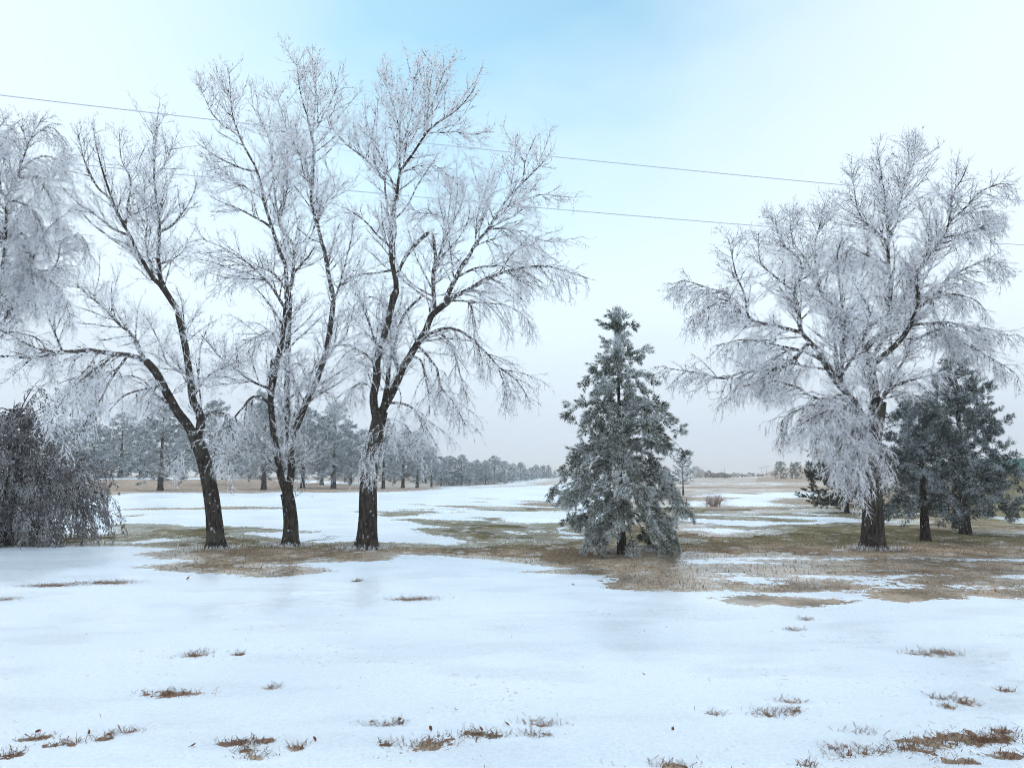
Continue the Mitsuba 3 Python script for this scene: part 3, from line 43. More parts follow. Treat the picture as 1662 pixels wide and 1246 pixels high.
SNOW = [(1,[(-21.13,21.87),(-14.0,22.32),(-11.87,22.6),(-10.6,22.6),(-9.02,21.69),(-9.09,20.23),(-8.04,19.02),(-7.26,18.5),(-7.96,17.32),(-6.33,16.48),(-4.99,15.95),(-4.3,16.28),(-3.68,16.78),(-4.49,17.49),(-5.6,18.07),(-4.59,18.38),(-2.95,18.95),(-2.98,20.38),(-2.01,20.23),(-0.01,19.16),(-0.01,18.94),(0.67,18.06),(1.29,17.3),(0.36,16.61),(1.82,16.22),(1.92,15.57),(1.71,14.53),(2.4,14.26),(2.96,14.11),(3.42,14.72),(4.06,15.05),(4.15,16.03),(3.86,16.61),(4.62,16.22),(5.14,15.22),(5.49,14.64),(6.13,14.72),(6.34,15.22),(5.41,16.03),(5.37,16.61),(6.09,16.22),(7.06,15.93),(7.92,16.22),(10.51,16.82),(14.83,17.14),(60,8),(60,-60),(-60,-60),(-60,10)]),(1,[(4.49,19.92),(5.65,19.77),(6.93,19.49),(5.0,19.01),(4.44,19.35)]),(1,[(3.8,18.06),(4.52,18.81),(6.3,18.61),(7.79,18.81),(9.77,18.55),(10.42,19.21),(12.07,19.28),(16.15,19.49),(15.42,18.61),(11.57,18.49),(10.19,18.06),(8.83,18.06),(6.88,18.3),(5.43,18.06),(4.15,17.82)]),(1,[(5.02,17.14),(6.52,17.36),(8.38,17.14),(10.52,17.47),(10.25,17.03),(8.17,16.72),(6.34,16.87)]),(-1,[(3.41,13.03),(3.8,13.35),(4.33,13.45),(4.77,13.29),(5.17,12.73),(4.67,12.5),(4.33,12.33),(4.04,12.55),(3.58,12.44)]),(-1,[(5.85,13.35),(6.41,13.69),(7.17,13.86),(7.13,13.22),(6.48,12.91),(5.93,12.67)]),(-1,[(7.32,15.48),(8.38,15.93),(9.03,16.03),(9.94,15.57),(11.53,15.35),(9.34,14.64),(7.61,14.49),(7.26,14.88)]),(-1,[(7.82,13.55),(8.66,13.9),(9.82,13.79),(9.41,13.22),(8.08,13.16)]),(-1,[(4.49,14.26),(4.73,14.33),(4.65,14.11),(4.45,14.07)]),(1,[(-111.42,167.83),(-82.06,160.09),(-61.64,158.51),(-40.6,142.15),(-34.63,144.44),(-28.71,153.44),(-25.12,157.43),(-27.17,132.31),(-35.93,125.85),(-40.84,119.18),(-47.23,121.58),(-63.51,124.0),(-80.1,120.77)]),(-1,[(-47.98,143.75),(-41.52,139.76),(-40.47,134.18),(-45.37,136.91)]),(1,[(-45.4,71.02),(-35.66,71.02),(-38.87,83.04),(-32.53,83.83),(-25.56,80.03),(-25.1,88.01),(-19.11,83.83),(-16.04,88.01),(-14.65,86.65),(-13.04,96.93),(-12.12,117.38),(-7.84,129.84),(-2.0,140.27),(1.4,253.95),(7.25,329.29),(19.12,358.29),(39.78,380.64),(13.92,115.17),(4.19,32.64),(3.19,32.64),(0.34,32.99),(-0.42,33.43),(-0.57,36.28),(-1.44,37.05),(-1.08,35.25),(-0.69,33.16),(-0.89,32.64),(-1.48,33.89),(-2.88,34.65),(-4.14,35.25),(-5.41,35.25),(-4.19,33.34),(-3.22,31.32),(-2.37,30.39),(-2.88,29.95),(-3.35,28.97),(-2.97,28.05),(-2.4,26.84),(-1.87,25.56),(-1.21,24.08),(-0.26,23.71),(-0.83,23.48),(-1.26,23.57),(-1.58,22.71),(-2.18,22.75),(-2.74,23.35),(-3.86,23.44),(-4.35,23.44),(-5.63,23.69),(-6.2,23.82),(-6.84,24.33),(-7.48,25.37),(-8.87,27.15),(-9.25,27.91),(-9.26,28.54),(-8.18,27.74),(-7.99,28.44),(-9.35,30.49),(-10.88,30.7),(-11.32,30.38),(-13.88,32.14),(-15.25,32.26),(-15.25,30.91),(-13.68,28.54),(-12.87,27.65),(-13.28,26.82),(-14.44,26.5),(-16.85,26.5)]),(-1,[(-22.15,45.01),(-20.63,47.16),(-18.36,47.41),(-17.09,48.72),(-15.79,49.54),(-13.38,47.41),(-11.62,46.42),(-13.52,45.7),(-16.57,45.47),(-19.27,45.01),(-20.5,43.89)]),(-1,[(-18.34,37.73),(-17.86,39.23),(-17.32,38.72),(-17.88,37.41)]),(-1,[(-8.53,42.63),(-7.27,43.25),(-6.36,42.42),(-7.6,41.82)]),(-1,[(-7.59,28.35),(-7.08,28.35),(-7.09,27.91)]),(-1,[(-6.64,39.79),(-6.66,42.4),(-5.43,43.14),(-4.02,42.11),(-4.24,40.58),(-4.43,38.79),(-5.35,37.61),(-6.37,38.55)]),(-1,[(-4.71,50.59),(-3.03,50.38),(-0.53,48.59),(1.43,47.46),(3.25,45.7),(3.05,42.84),(0.24,43.14),(-1.93,44.06),(-3.39,44.22),(-5.88,44.38),(-5.97,45.03),(-2.72,45.2),(-1.55,45.7),(-3.54,48.21)]),(-1,[(0.2,52.31),(1.68,55.62),(4.0,56.13),(3.56,47.83),(1.89,49.37)]),(-1,[(-3.11,57.98),(-2.05,57.71),(-2.01,56.39),(-2.87,56.91)]),(-1,[(0.42,59.1),(1.79,59.38),(2.28,56.91),(1.07,57.44)]),(-1,[(-8.24,79.87),(-7.06,81.47),(-7.05,78.34)]),(-1,[(-3.1,65.74),(-1.35,64.7),(-1.32,63.37),(-2.81,64.03)]),(-1,[(-6.59,52.31),(-6.07,52.98),(-5.61,51.22),(-6.2,51.22)]),(-1,[(1.94,160.52),(8.02,217.73),(17.11,320.64),(23.08,338.42),(9.9,145.27),(4.19,138.68)]),(-1,[(-7.41,108.06),(-4.27,119.68),(-1.38,125.84),(2.36,138.68),(5.16,134.11),(-1.3,118.52),(-4.83,110.0)]),(-1,[(-15.76,93.24),(-17.62,114.21),(-11.89,115.17),(-8.78,105.27),(-10.84,91.85),(-14.26,86.04)]),(-1,[(-3.28,41.96),(-2.54,42.25),(-2.36,41.54),(-3.04,41.4)]),(1,[(-0.45,28.31),(0.06,28.7),(0.43,27.8),(0.69,26.95),(0.15,26.49),(-0.12,27.43)]),(1,[(0.49,28.97),(0.83,29.17),(1.13,28.05),(0.79,27.74)]),(1,[(1.27,30.1),(1.68,30.69),(2.2,29.66),(1.63,28.9)]),(1,[(1.73,31.64),(2.26,31.8),(2.9,30.85),(2.79,29.74),(2.07,30.62)]),(1,[(1.22,28.31),(1.58,28.97),(1.9,28.05),(2.27,26.95),(1.63,26.61)]),(1,[(0.91,25.46),(1.34,26.1),(1.84,25.94),(2.25,25.72),(2.16,24.7),(1.51,24.65),(1.25,25.15)]),(1,[(0.39,32.64),(0.72,32.81),(0.86,32.05),(0.49,31.8)]),(1,[(-0.26,24.31),(0.33,24.5),(0.96,24.17),(0.33,23.98)]),(1,[(-13.53,29.78),(-13.45,30.28),(-13.04,29.78),(-13.19,29.48)]),(1,[(-12.17,26.66),(-12.1,26.98),(-11.75,26.58),(-11.9,26.34)]),(1,[(-11.77,23.69),(-11.49,24.47),(-11.14,25.44),(-10.5,25.02),(-9.81,24.33),(-9.89,23.44),(-10.58,23.32),(-11.38,23.44)]),(1,[(36.55,162.08),(40.97,171.89),(39.17,156.71),(35.55,150.08)]),(1,[(36.8,142.55),(43.35,156.71),(46.24,156.71),(40.64,143.99)]),(1,[(43.41,139.74),(49.81,153.32),(51.11,151.68),(44.13,137.04)]),(1,[(30.31,134.45),(33.88,135.73),(32.33,129.54),(29.94,129.54)]),(1,[(701.99,2447.41),(580.92,1957.24),(135.99,445.44),(121.99,411.07)]),(1,[(104.79,341.69),(121.92,388.52),(112.6,350.13),(102.28,325.97)]),(1,[(20.43,90.69),(22.98,98.89),(22.9,94.93),(21.06,87.35)]),(1,[(28.9,96.87),(30.56,98.89),(28.95,93.68)]),(1,[(50.84,167.82),(54.39,171.89),(51.28,162.08)]),(1,[(64.4,182.97),(71.19,192.92),(62.66,169.83)]),(1,[(52.76,210.07),(59.26,223.29),(53.85,204.02)]),(1,[(63.79,192.92),(69.78,204.02),(62.87,185.36)]),(1,[(15.34,69.45),(17.31,74.54),(19.38,79.54),(22.19,83.75),(22.17,78.66),(22.54,76.14),(26.43,83.26),(28.88,85.26),(31.06,86.29),(33.68,88.99),(25.98,68.45),(23.68,67.16),(22.02,65.62),(18.04,57.42),(17.68,54.57),(17.11,51.24),(16.08,49.64),(14.47,48.95),(13.27,47.18),(13.65,51.61),(13.66,53.95),(15.41,59.83),(18.54,67.16),(17.08,70.14)]),(1,[(11.72,56.74),(13.13,59.09),(13.61,57.42),(11.92,49.81),(10.62,48.79),(10.66,51.61)]),(1,[(16.29,51.42),(17.14,50.69),(18.04,48.95),(16.16,47.81)]),(1,[(14.81,44.95),(15.98,45.38),(17.15,44.12),(15.7,43.71)]),(1,[(11.3,42.29),(12.42,42.04),(13.22,40.84),(12.19,40.5)]),(1,[(13.37,41.31),(14.37,41.68),(15.08,41.2),(15.31,38.43),(14.41,38.64),(13.73,39.82)]),(1,[(8.87,40.27),(9.95,40.73),(10.63,39.38),(11.34,38.43),(13.01,38.53),(14.22,37.43),(15.22,35.31),(14.19,32.95),(13.35,32.73),(12.76,32.65),(11.45,31.58),(10.65,31.58),(10.09,31.23),(9.53,30.44),(8.62,30.7),(7.88,31.23),(7.34,32.73),(6.9,33.73),(7.55,37.14),(8.29,36.94),(8.99,35.57),(9.73,34.62),(10.69,33.81),(11.38,33.73),(12.99,34.21),(12.85,35.13),(12.15,36.02),(11.37,36.75),(10.23,38.33),(8.72,38.85)]),(1,[(6.23,31.58),(6.71,32.14),(7.09,32.0),(7.14,30.31),(7.48,29.62),(8.31,29.62),(8.56,28.79),(8.7,27.68),(8.15,27.16),(7.83,27.37),(7.45,26.56),(6.77,26.56),(6.6,27.9),(6.24,28.23),(6.09,28.79),(6.36,29.68),(6.82,29.32),(6.71,30.9)]),(1,[(10.32,35.13),(10.9,35.57),(11.02,34.71),(10.46,34.29)]),(1,[(4.87,24.19),(5.08,24.07),(4.91,23.91)]),(1,[(8.95,29.38),(9.47,29.99),(9.33,29.02),(8.97,28.79)]),(1,[(19.05,42.14),(20.24,44.2),(18.92,40.72),(18.38,40.04)]),(1,[(20.77,36.06),(23.28,39.82),(23.69,39.39),(22.39,36.24),(25.74,36.98),(21.36,30.73),(19.91,31.66),(20.25,33.41)]),(1,[(16.22,27.69),(17.25,28.23),(19.68,28.34),(18.52,26.68),(16.41,26.87)]),(1,[(14.96,35.19),(16.08,34.85),(16.23,33.56),(14.52,32.66),(13.63,32.08)])]
TUFTS = [(-3.51,9.15,0.124,0.14,0.245),(-3.02,9.15,0.07,0.06,0.0),(-3.11,7.55,0.2,0.09,0.0),(-2.23,7.78,0.07,0.06,0.0),(-3.57,6.34,0.095,0.07,0.322),(-3.31,6.22,0.121,0.075,0.427),(-3.58,5.97,0.078,0.085,0.695),(-2.98,6.5,0.09,0.06,0.0),(-3.07,6.34,0.05,0.06,0.0),(-2.07,6.23,0.1,0.075,0.0),(-1.85,6.27,0.085,0.08,0.359),(-1.8,5.93,0.091,0.06,0.111),(-1.92,6.07,0.08,0.06,0.0),(-1.57,6.12,0.05,0.06,0.0),(-1.02,6.67,0.12,0.065,0.0),(-0.9,6.7,0.03,0.06,0.0),(-0.61,6.2,0.21,0.1,0.442),(-0.92,6.19,0.06,0.06,0.0),(-0.3,6.45,0.09,0.09,0.0),(-0.13,6.37,0.07,0.06,0.0),(0.28,6.68,0.163,0.07,-0.185),(0.17,6.43,0.132,0.07,-0.153),(2.44,7.3,0.114,0.06,-0.266),(2.18,6.95,0.15,0.105,0.0),(2.37,7.02,0.04,0.06,0.0),(3.72,7.15,0.05,0.065,0.0),(3.97,7.31,0.1,0.125,0.0),(3.79,7.43,0.076,0.06,-0.405),(2.36,6.12,0.07,0.06,0.0),(2.53,6.01,0.231,0.08,0.308),(2.95,6.09,0.165,0.115,0.245),(3.37,6.32,0.383,0.125,0.131),(3.66,6.34,0.14,0.095,0.0),(3.5,5.96,0.14,0.065,0.0),(1.1,5.77,0.14,0.06,0.0),(3.81,6.51,0.07,0.06,0.0),(4.54,7.68,0.05,0.06,0.0),(2.71,6.47,0.09,0.06,0.0),(1.69,6.95,0.06,0.06,0.0),(2.03,5.78,0.09,0.06,0.0),(3.09,5.86,0.11,0.06,0.0),(-2.9,15.36,0.09,0.13,0.0),(4.0,11.22,0.09,0.09,0.0),(4.68,9.18,0.23,0.135,0.0),(3.6,10.49,0.09,0.08,0.0),(-7.48,15.06,0.4,0.205,0.0),(-8.2,14.74,0.33,0.2,0.0),(-8.08,13.14,0.14,0.16,0.0),(-1.64,13.14,0.29,0.19,0.0)]
PINE_AXIS,PINE_BRANCHES = ((2.76,20.53,6.18,2.73),[(5.59,2.37,20.63,5.89),(5.59,3.14,20.53,5.77),(5.64,2.54,20.43,6.06),(5.64,2.92,20.63,6.05),(5.22,2.41,20.33,5.33),(5.22,3.02,20.73,5.33),(4.88,3.52,20.38,5.09),(4.88,3.34,20.98,4.91),(4.88,2.06,20.33,4.68),(4.88,2.35,20.88,5.01),(4.88,2.75,20.08,4.65),(4.51,1.82,20.23,4.27),(4.51,3.56,20.33,4.32),(4.51,2.16,19.73,4.0),(4.51,2.96,19.73,3.94),(4.51,2.8,21.33,4.28),(4.14,2.19,21.03,4.08),(4.14,3.59,21.03,4.16),(3.75,1.4,20.23,3.48),(3.75,1.75,20.03,3.01),(3.75,2.1,20.33,2.96),(3.75,3.92,20.83,3.77),(3.75,3.97,20.13,3.39),(3.75,2.47,19.33,2.81),(3.75,3.45,19.53,2.92),(3.75,1.92,21.33,3.47),(3.75,3.75,21.53,3.48),(3.3,4.36,20.73,3.13),(3.3,4.32,20.23,2.56),(3.3,3.83,19.63,2.49),(3.3,2.49,19.13,2.62),(3.3,3.95,21.43,2.66),(3.3,2.4,21.53,3.02),(2.75,1.57,20.73,2.45),(2.75,1.26,20.23,2.06),(2.75,0.95,20.03,1.44),(2.75,1.49,19.63,1.56),(2.75,2.6,18.93,1.55),(2.75,4.08,21.03,1.81),(2.75,2.99,19.13,1.47),(2.75,2.25,21.83,2.09),(2.75,3.78,21.83,2.09),(2.3,1.29,19.93,0.86),(2.3,1.2,21.03,1.25),(2.3,4.2,20.93,1.5),(2.3,4.62,21.03,0.91),(2.3,4.16,20.13,1.01),(2.3,3.17,19.03,1.06),(2.3,1.96,19.13,1.06),(2.3,1.94,21.73,1.34),(2.3,4.0,21.83,1.33),(1.65,1.75,19.73,0.25),(1.65,1.61,21.33,0.67),(1.65,3.86,20.03,0.57),(1.65,3.3,19.23,0.57),(1.65,2.44,18.93,0.59),(1.65,2.02,19.33,0.29),(1.65,4.29,20.83,-0.04),(1.65,3.77,20.13,0.08),(1.65,4.25,21.43,0.38),(1.65,2.84,22.03,0.63),(1.1,1.89,20.83,0.02),(1.1,2.18,19.63,0.08),(1.1,2.95,19.73,0.1),(1.1,2.17,21.33,-0.06),(1.1,4.03,20.53,-0.04),(1.1,3.65,21.33,-0.0)])
ROW_PINES = [(-41.04,94.52,10.53,'p'),(-29.97,97.8,11.58,'p'),(-27.63,106.83,10.43,'p'),(-23.03,104.4,10.59,'p'),(-28.85,122.69,10.0,'p'),(-25.3,126.92,7.91,'p'),(-16.77,105.47,8.83,'p'),(-15.14,112.42,7.82,'p'),(-13.47,115.02,7.69,'p'),(-43.33,117.18,11.81,'p'),(-77.32,159.61,12.55,'s'),(-84.92,165.65,10.6,'s'),(-76.09,165.65,11.37,'s'),(-62.58,154.73,10.14,'p'),(-52.15,150.49,10.67,'p'),(-50.2,154.73,8.95,'s'),(-43.26,151.06,10.01,'p'),(-29.05,158.33,9.88,'p'),(-23.27,160.05,8.76,'p'),(-85.83,159.61,11.56,'s'),(-89.48,159.61,10.34,'s'),(-34.69,168.13,8.57,'s'),(-42.56,158.31,8.43,'s'),(-11.98,120.23,5.66,'p'),(-11.29,129.01,4.64,'s'),(-10.26,132.23,4.81,'s'),(-8.25,132.23,5.01,'s'),(-7.31,139.18,3.9,'s'),(-6.48,146.9,4.45,'s'),(-4.81,146.9,4.34,'s'),(-3.43,155.53,5.31,'s'),(-1.61,176.24,4.67,'s'),(0.3,195.8,4.38,'s'),(2.25,211.44,4.89,'s'),(3.85,229.81,3.39,'s'),(5.67,240.24,3.82,'s'),(8.72,293.58,5.12,'s'),(12.58,330.25,5.26,'s'),(14.84,330.25,5.26,'s'),(18.51,352.26,3.07,'s'),(-17.73,165.24,6.14,'s')]
LEAVES = [(-3.64,6.43,0.022),(-3.23,6.4,0.022),(-3.06,6.35,0.022),(-1.98,6.22,0.022),(-1.12,6.67,0.022),(-0.9,6.71,0.022),(-0.63,6.48,0.022),(-0.47,6.31,0.022),(-0.24,6.48,0.022),(-0.16,6.4,0.022),(-0.04,6.6,0.022),(-0.47,7.0,0.022),(-2.32,6.11,0.022),(-6.1,15.45,0.04),(1.24,6.47,0.022),(1.1,14.72,0.04),(-1.47,6.23,0.022),(1.3,8.17,0.022)]
ROW_LABELS = ['frosted pine with a bare dark leg left of the leaning trunk', 'frosted pine with a thick dark leg between the first and second dark trunks', 'frosted pine mostly hidden behind the bent three stemmed trunk', 'tall frosted pine in the gap between the second and third dark trunks', 'smaller frosted pine just left of the tall one between the second and third trunks', 'small frosted pine close left of the straight third trunk', 'frosted pine close right of the straight third trunk', 'second frosted pine right of the straight third trunk', 'third frosted pine right of the straight trunk, under the drooping twigs', 'tall frosted pine directly behind the leaning first trunk']

# ------------------------------------------------------------------ helpers
def tag(key, label=None, category=None, group=None, kind=None):
    labels[key] = {k: v for k, v in (('label', label), ('category', category), ('group', group), ('kind', kind)) if v}


def put(key, mesh, bsdf, smooth=False, uv=None, **more):
    base, n = key, 0
    while key in scene:
        n += 1
        key = f'{base}_{n:03d}'
    scene[key] = mikit.ply(mesh, bsdf, smooth, uv=uv, **more)
    return key


def new_name(base):
    n, key = 0, base
    while key in labels:
        n += 1
        key = f'{base}_{n:03d}'
    return key


def unit(v):
    return v / np.maximum(np.linalg.norm(v, axis=-1, keepdims=True), 1e-9)


def tubes(P, R, sides=3, pointed=True):
    """P (n,k,3) polylines with radii R (n,k) as tubes; the last ring closes to a point when pointed. Returns (v, f)."""
    P, R = np.asarray(P, float), np.asarray(R, float)
    n, k, _ = P.shape
    t = np.gradient(P, axis=1)
    t = unit(t)
    mean = unit(t.mean(1))
    ref = np.where(np.abs(mean[:, 2:]) < 0.85, [[0, 0, 1.0]], [[1.0, 0.1, 0]])
    a = unit(np.cross(t, ref[:, None]))
    b = np.cross(t, a)
    ang = np.arange(sides) * 2 * np.pi / sides
    rings = k - 1 if pointed else k
    v = P[:, :rings, None] + R[:, :rings, None, None] * (np.cos(ang)[:, None] * a[:, :rings, None] + np.sin(ang)[:, None] * b[:, :rings, None])
    v = v.reshape(n, rings * sides, 3)
    i, j = np.meshgrid(np.arange(rings - 1), np.arange(sides), indexing='ij')
    q = np.stack([i * sides + j, i * sides + (j + 1) % sides, (i + 1) * sides + (j + 1) % sides, (i + 1) * sides + j], -1).reshape(-1, 4)
    f = np.vstack([q[:, [0, 2, 1]], q[:, [0, 3, 2]]])
    if pointed:
        v = np.concatenate([v, P[:, -1:]], 1)
        o = (rings - 1) * sides
        j = np.arange(sides)
        f = np.vstack([f, np.stack([o + j, np.full(sides, rings * sides), o + (j + 1) % sides], 1)])
    m = v.shape[1]
    F = (f[None] + (np.arange(n) * m)[:, None, None]).reshape(-1, 3)
    return v.reshape(-1, 3), F


def join(parts):
    vs, fs, at = [], [], 0
    for v, f in parts:
        vs.append(v)
        fs.append(np.asarray(f) + at)
        at += len(v)
    return np.vstack(vs), np.vstack(fs)


def resample(p, n):
    """Catmull-Rom through the points p, n points evenly along it."""
    p = np.asarray(p, float)
    q = np.vstack([2 * p[0] - p[1], p, 2 * p[-1] - p[-2]])
    out = []
    for i in range(len(p) - 1):
        t = np.linspace(0, 1, 12, endpoint=False)[:, None]
        a, b, c, d = q[i], q[i + 1], q[i + 2], q[i + 3]
        out.append(0.5 * (2 * b + (c - a) * t + (2 * a - 5 * b + 4 * c - d) * t ** 2 + (3 * b - a - 3 * c + d) * t ** 3))
    c = np.vstack(out + [p[-1:]])
    s = np.r_[0, np.cumsum(np.linalg.norm(np.diff(c, axis=0), axis=1))]
    u = np.linspace(0, s[-1], n)
    return np.stack([np.interp(u, s, c[:, k]) for k in range(3)], 1), s[-1]


def ground_z(x, y):
    x, y = np.asarray(x, float), np.asarray(y, float)
    q = x / np.maximum(y, 1.0)
    z = 1.35 * nss(95, 180, y) * (1 - nss(-0.30, -0.12, q)) * (1 - nss(260, 600, y))
    z = z - 12 * nss(430, 1000, y) * (1 - nss(0.27, 0.33, q)) + 9 * nss(420, 850, y) * nss(0.27, 0.36, q)
    z = z + 9 * nss(420, 850, y) * nss(0.42, 0.62, q)
    r = np.hypot(x, y)
    p = np.stack([x * 0.13, y * 0.13, x * 0 + 0.5], -1)
    return z + 0.10 * (meshkit.fbm(p, 2, 3) - 0.5) * nss(4, 9, r) * np.exp(-r / 60)


# ------------------------------------------------------------------ materials
def two(d):
    return {'type': 'twosided', 'bsdf': d}


def bark_colour(p, n, uv):
    a = pfbm(p.x * 30, p.y * 30, p.z * 6, 3)
    b = pnoise(p.x * 6, p.y * 6, p.z * 3)
    c = mix((0.022, 0.018, 0.016), (0.080, 0.063, 0.052), smoothstep(0.30, 0.75, a))
    c = mix(c, (0.085, 0.082, 0.062), smoothstep(0.55, 0.8, b) * 0.6)
    rime = smoothstep(0.70, 0.80, pfbm(p.x * 17, p.y * 17, p.z * 9 + 5, 3))
    return mix(c, (0.70, 0.73, 0.78), rime * 0.65)


def limb_colour(p, n, uv):
    a = pfbm(p.x * 34, p.y * 34, p.z * 12, 2)
    c = mix((0.032, 0.026, 0.024), (0.11, 0.09, 0.08), a)
    rime = smoothstep(0.50, 0.64, pfbm(p.x * 22, p.y * 22, p.z * 15 + 5, 4))
    return mix(c, (0.76, 0.78, 0.83), rime)


def branch_colour(p, n, uv):
    c = mix((0.05, 0.042, 0.040), (0.14, 0.12, 0.11), pnoise(p.x * 40, p.y * 40, p.z * 40))
    rime = smoothstep(0.42, 0.60, pfbm(p.x * 16, p.y * 16, p.z * 16, 2))
    return mix(c, (0.81, 0.825, 0.87), rime)


def twig_colour(p, n, uv):
    c = mix((0.10, 0.085, 0.085), (0.24, 0.21, 0.20), pnoise(p.x * 60, p.y * 60, p.z * 60))
    rime = smoothstep(0.27, 0.45, pfbm(p.x * 22, p.y * 22, p.z * 22, 2))
    return mix(c, (0.875, 0.885, 0.93), rime)


def needle_colour(dark, rime, lo, hi, own=0.55):
    def fn(p, n, uv):
        patch = pfbm(p.x * 2.6, p.y * 2.6, p.z * 2.6, 3)
        c = mix(dark[0], dark[1], pnoise(p.x * 9, p.y * 9, p.z * 9))
        w = smoothstep(lo, hi, uv.y * 0.75 + (uv.x - 0.5) * own + (patch - 0.5) * 1.1)
        return mix(c, rime, w)
    return fn


def bsdf(name, fn, rough=0.85, spec=0.3, bump=None, scale=1.0, eps=2e-3):
    d = {'type': 'principled', 'base_color': proc(fn) if callable(fn) else {'type': 'rgb', 'value': list(fn)}, 'roughness': rough, 'specular': spec}
    if bump:
        d = {'type': 'bumpmap', 'arbitrary': proc(bump, eps), 'scale': scale, 'bsdf': d}
    scene[name] = two(d)


bsdf('bark', bark_colour, 0.9, 0.2, lambda p, n, uv: pfbm(p.x * 34, p.y * 34, p.z * 7, 3) * 0.02, 1.0)
bsdf('limb_bark', limb_colour, 0.9, 0.2)
bsdf('branch_rime', branch_colour, 0.8, 0.3)
bsdf('twig_rime', twig_colour, 0.8, 0.3)
bsdf('pine_needles', needle_colour(((0.046, 0.058, 0.034), (0.105, 0.120, 0.076)), (0.72, 0.75, 0.775), 0.17, 0.82), 0.8, 0.2)
bsdf('blue_needles', needle_colour(((0.034, 0.046, 0.034), (0.084, 0.104, 0.084)), (0.62, 0.68, 0.75), 0.24, 0.92), 0.8, 0.2)
bsdf('cedar_scales', needle_colour(((0.070, 0.061, 0.060), (0.155, 0.137, 0.136)), (0.60, 0.60, 0.62), 0.16, 0.95, 0.2), 0.85, 0.2)
bsdf('dark_green_needles', needle_colour(((0.018, 0.026, 0.014), (0.045, 0.058, 0.030)), (0.45, 0.50, 0.50), 0.80, 1.25), 0.8, 0.2)
bsdf('far_rime', (0.62, 0.62, 0.64), 0.9, 0.2)
bsdf('far_bush', lambda p, n, uv: mix((0.13, 0.12, 0.115), (0.34, 0.33, 0.34), pnoise(p.x * 2, p.y * 2, p.z * 2)), 0.9, 0.2)


def turf(p):
    """Dormant turf: straw rough near and far, an olive mown fairway between."""
    big = pfbm(p.x * 0.16, p.y * 0.10, 0.0, 3)
    mid = pfbm(p.x * 1.3, p.y * 0.9, 2.0, 3)
    fine = pfbm(p.x * 14, p.y * 10, 5.0, 3)
    straw = mix((0.160, 0.122, 0.088), (0.30, 0.237, 0.182), smoothstep(0.3, 0.7, mid))
    olive = mix((0.100, 0.090, 0.050), (0.165, 0.145, 0.088), smoothstep(0.3, 0.7, mid))
    straw = mix(straw, mix((0.115, 0.058, 0.040), (0.21, 0.125, 0.085), mid), (1 - smoothstep(9.0, 12.5, p.y + 4.0 * (big - 0.5))) * smoothstep(0.35, 0.6, pfbm(p.x * 5, p.y * 5, 7.0, 2)))
    edge = p.y + 5.0 * (big - 0.5)
    fairway = smoothstep(22.2, 24.5, edge) * (1 - smoothstep(38.0, 60.0, edge))
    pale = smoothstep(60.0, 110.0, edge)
    c = mix(straw, olive, fairway * smoothstep(0.30, 0.55, big + 0.1))
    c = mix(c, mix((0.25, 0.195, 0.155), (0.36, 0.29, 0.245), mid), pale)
    c = c * (0.62 + 0.76 * fine)
    frost = smoothstep(0.60, 0.80, pfbm(p.x * 3.0, p.y * 2.2, 9.0, 4)) * 0.45
    return mix(c, (0.62, 0.64, 0.67), frost)


def turf_colour(p, n, uv):
    return turf(p)


def snow_colour(p, n, uv):
    """Old crusted snow; where the cover is thin (uv.x, depth over the patch's own ragged margin) the turf shows between the grains."""
    g = pfbm(p.x * 9, p.y * 7, 0.0, 4)
    h = pfbm(p.x * 34, p.y * 22, 3.0, 2)
    big = pfbm(p.x * 0.45, p.y * 0.5, 1.0, 3)
    snow = mix((0.56, 0.64, 0.74), (0.65, 0.72, 0.81), big)
    streak = smoothstep(0.46, 0.70, pfbm(p.x * 0.75, p.y * 1.7, 8.0, 5))
    ice = mix((0.40, 0.46, 0.535), (0.50, 0.555, 0.62), h)
    snow = mix(snow, ice, streak * (0.12 + 0.40 * h)) * (0.94 + 0.12 * pnoise(p.x * 70, p.y * 45, 1.0))
    show = smoothstep(0.06, -0.06, uv.x - 0.30 + (g - 0.5) * 1.5 + (h - 0.5) * 0.7)
    fleck = smoothstep(0.55, 0.75, pfbm(p.x * 0.8, p.y * 1.6, 12.0, 3)) * smoothstep(0.74, 0.84, pfbm(p.x * 26, p.y * 15, 2.0, 2)) * 0.35
    return mix(snow, turf(p), dr.maximum(show, fleck))


def snow_rough(p, n, uv):
    glaze = smoothstep(0.42, 0.62, pfbm(p.x * 0.35, p.y * 0.3, 4.0, 3))
    return 0.55 - 0.33 * glaze


bsdf('turf', turf_colour, 0.95, 0.1, lambda p, n, uv: pfbm(p.x * 20, p.y * 20, 0.0, 2) * 0.03, 1.0, 5e-3)
scene['snow_crust'] = two({'type': 'bumpmap', 'arbitrary': proc(lambda p, n, uv: pfbm(p.x * 6, p.y * 6, 0.0, 5) * 0.022, 6e-3), 'scale': 1.0,
                           'bsdf': {'type': 'principled', 'base_color': proc(snow_colour), 'roughness': proc(snow_rough), 'specular': 0.42}})
bsdf('dry_blades', lambda p, n, uv: mix(mix((0.13, 0.085, 0.050), (0.34, 0.24, 0.15), uv.x), (0.72, 0.72, 0.74), smoothstep(0.8, 1.5, uv.y + 0.6 * uv.x)), 0.9, 0.1)
bsdf('red_blades', lambda p, n, uv: mix((0.085, 0.048, 0.032), (0.26, 0.155, 0.095), uv.x), 0.9, 0.1)
bsdf('rimed_blades', lambda p, n, uv: mix((0.30, 0.25, 0.21), (0.80, 0.81, 0.85), smoothstep(0.1, 0.7, uv.y + 0.5 * uv.x)), 0.9, 0.1)
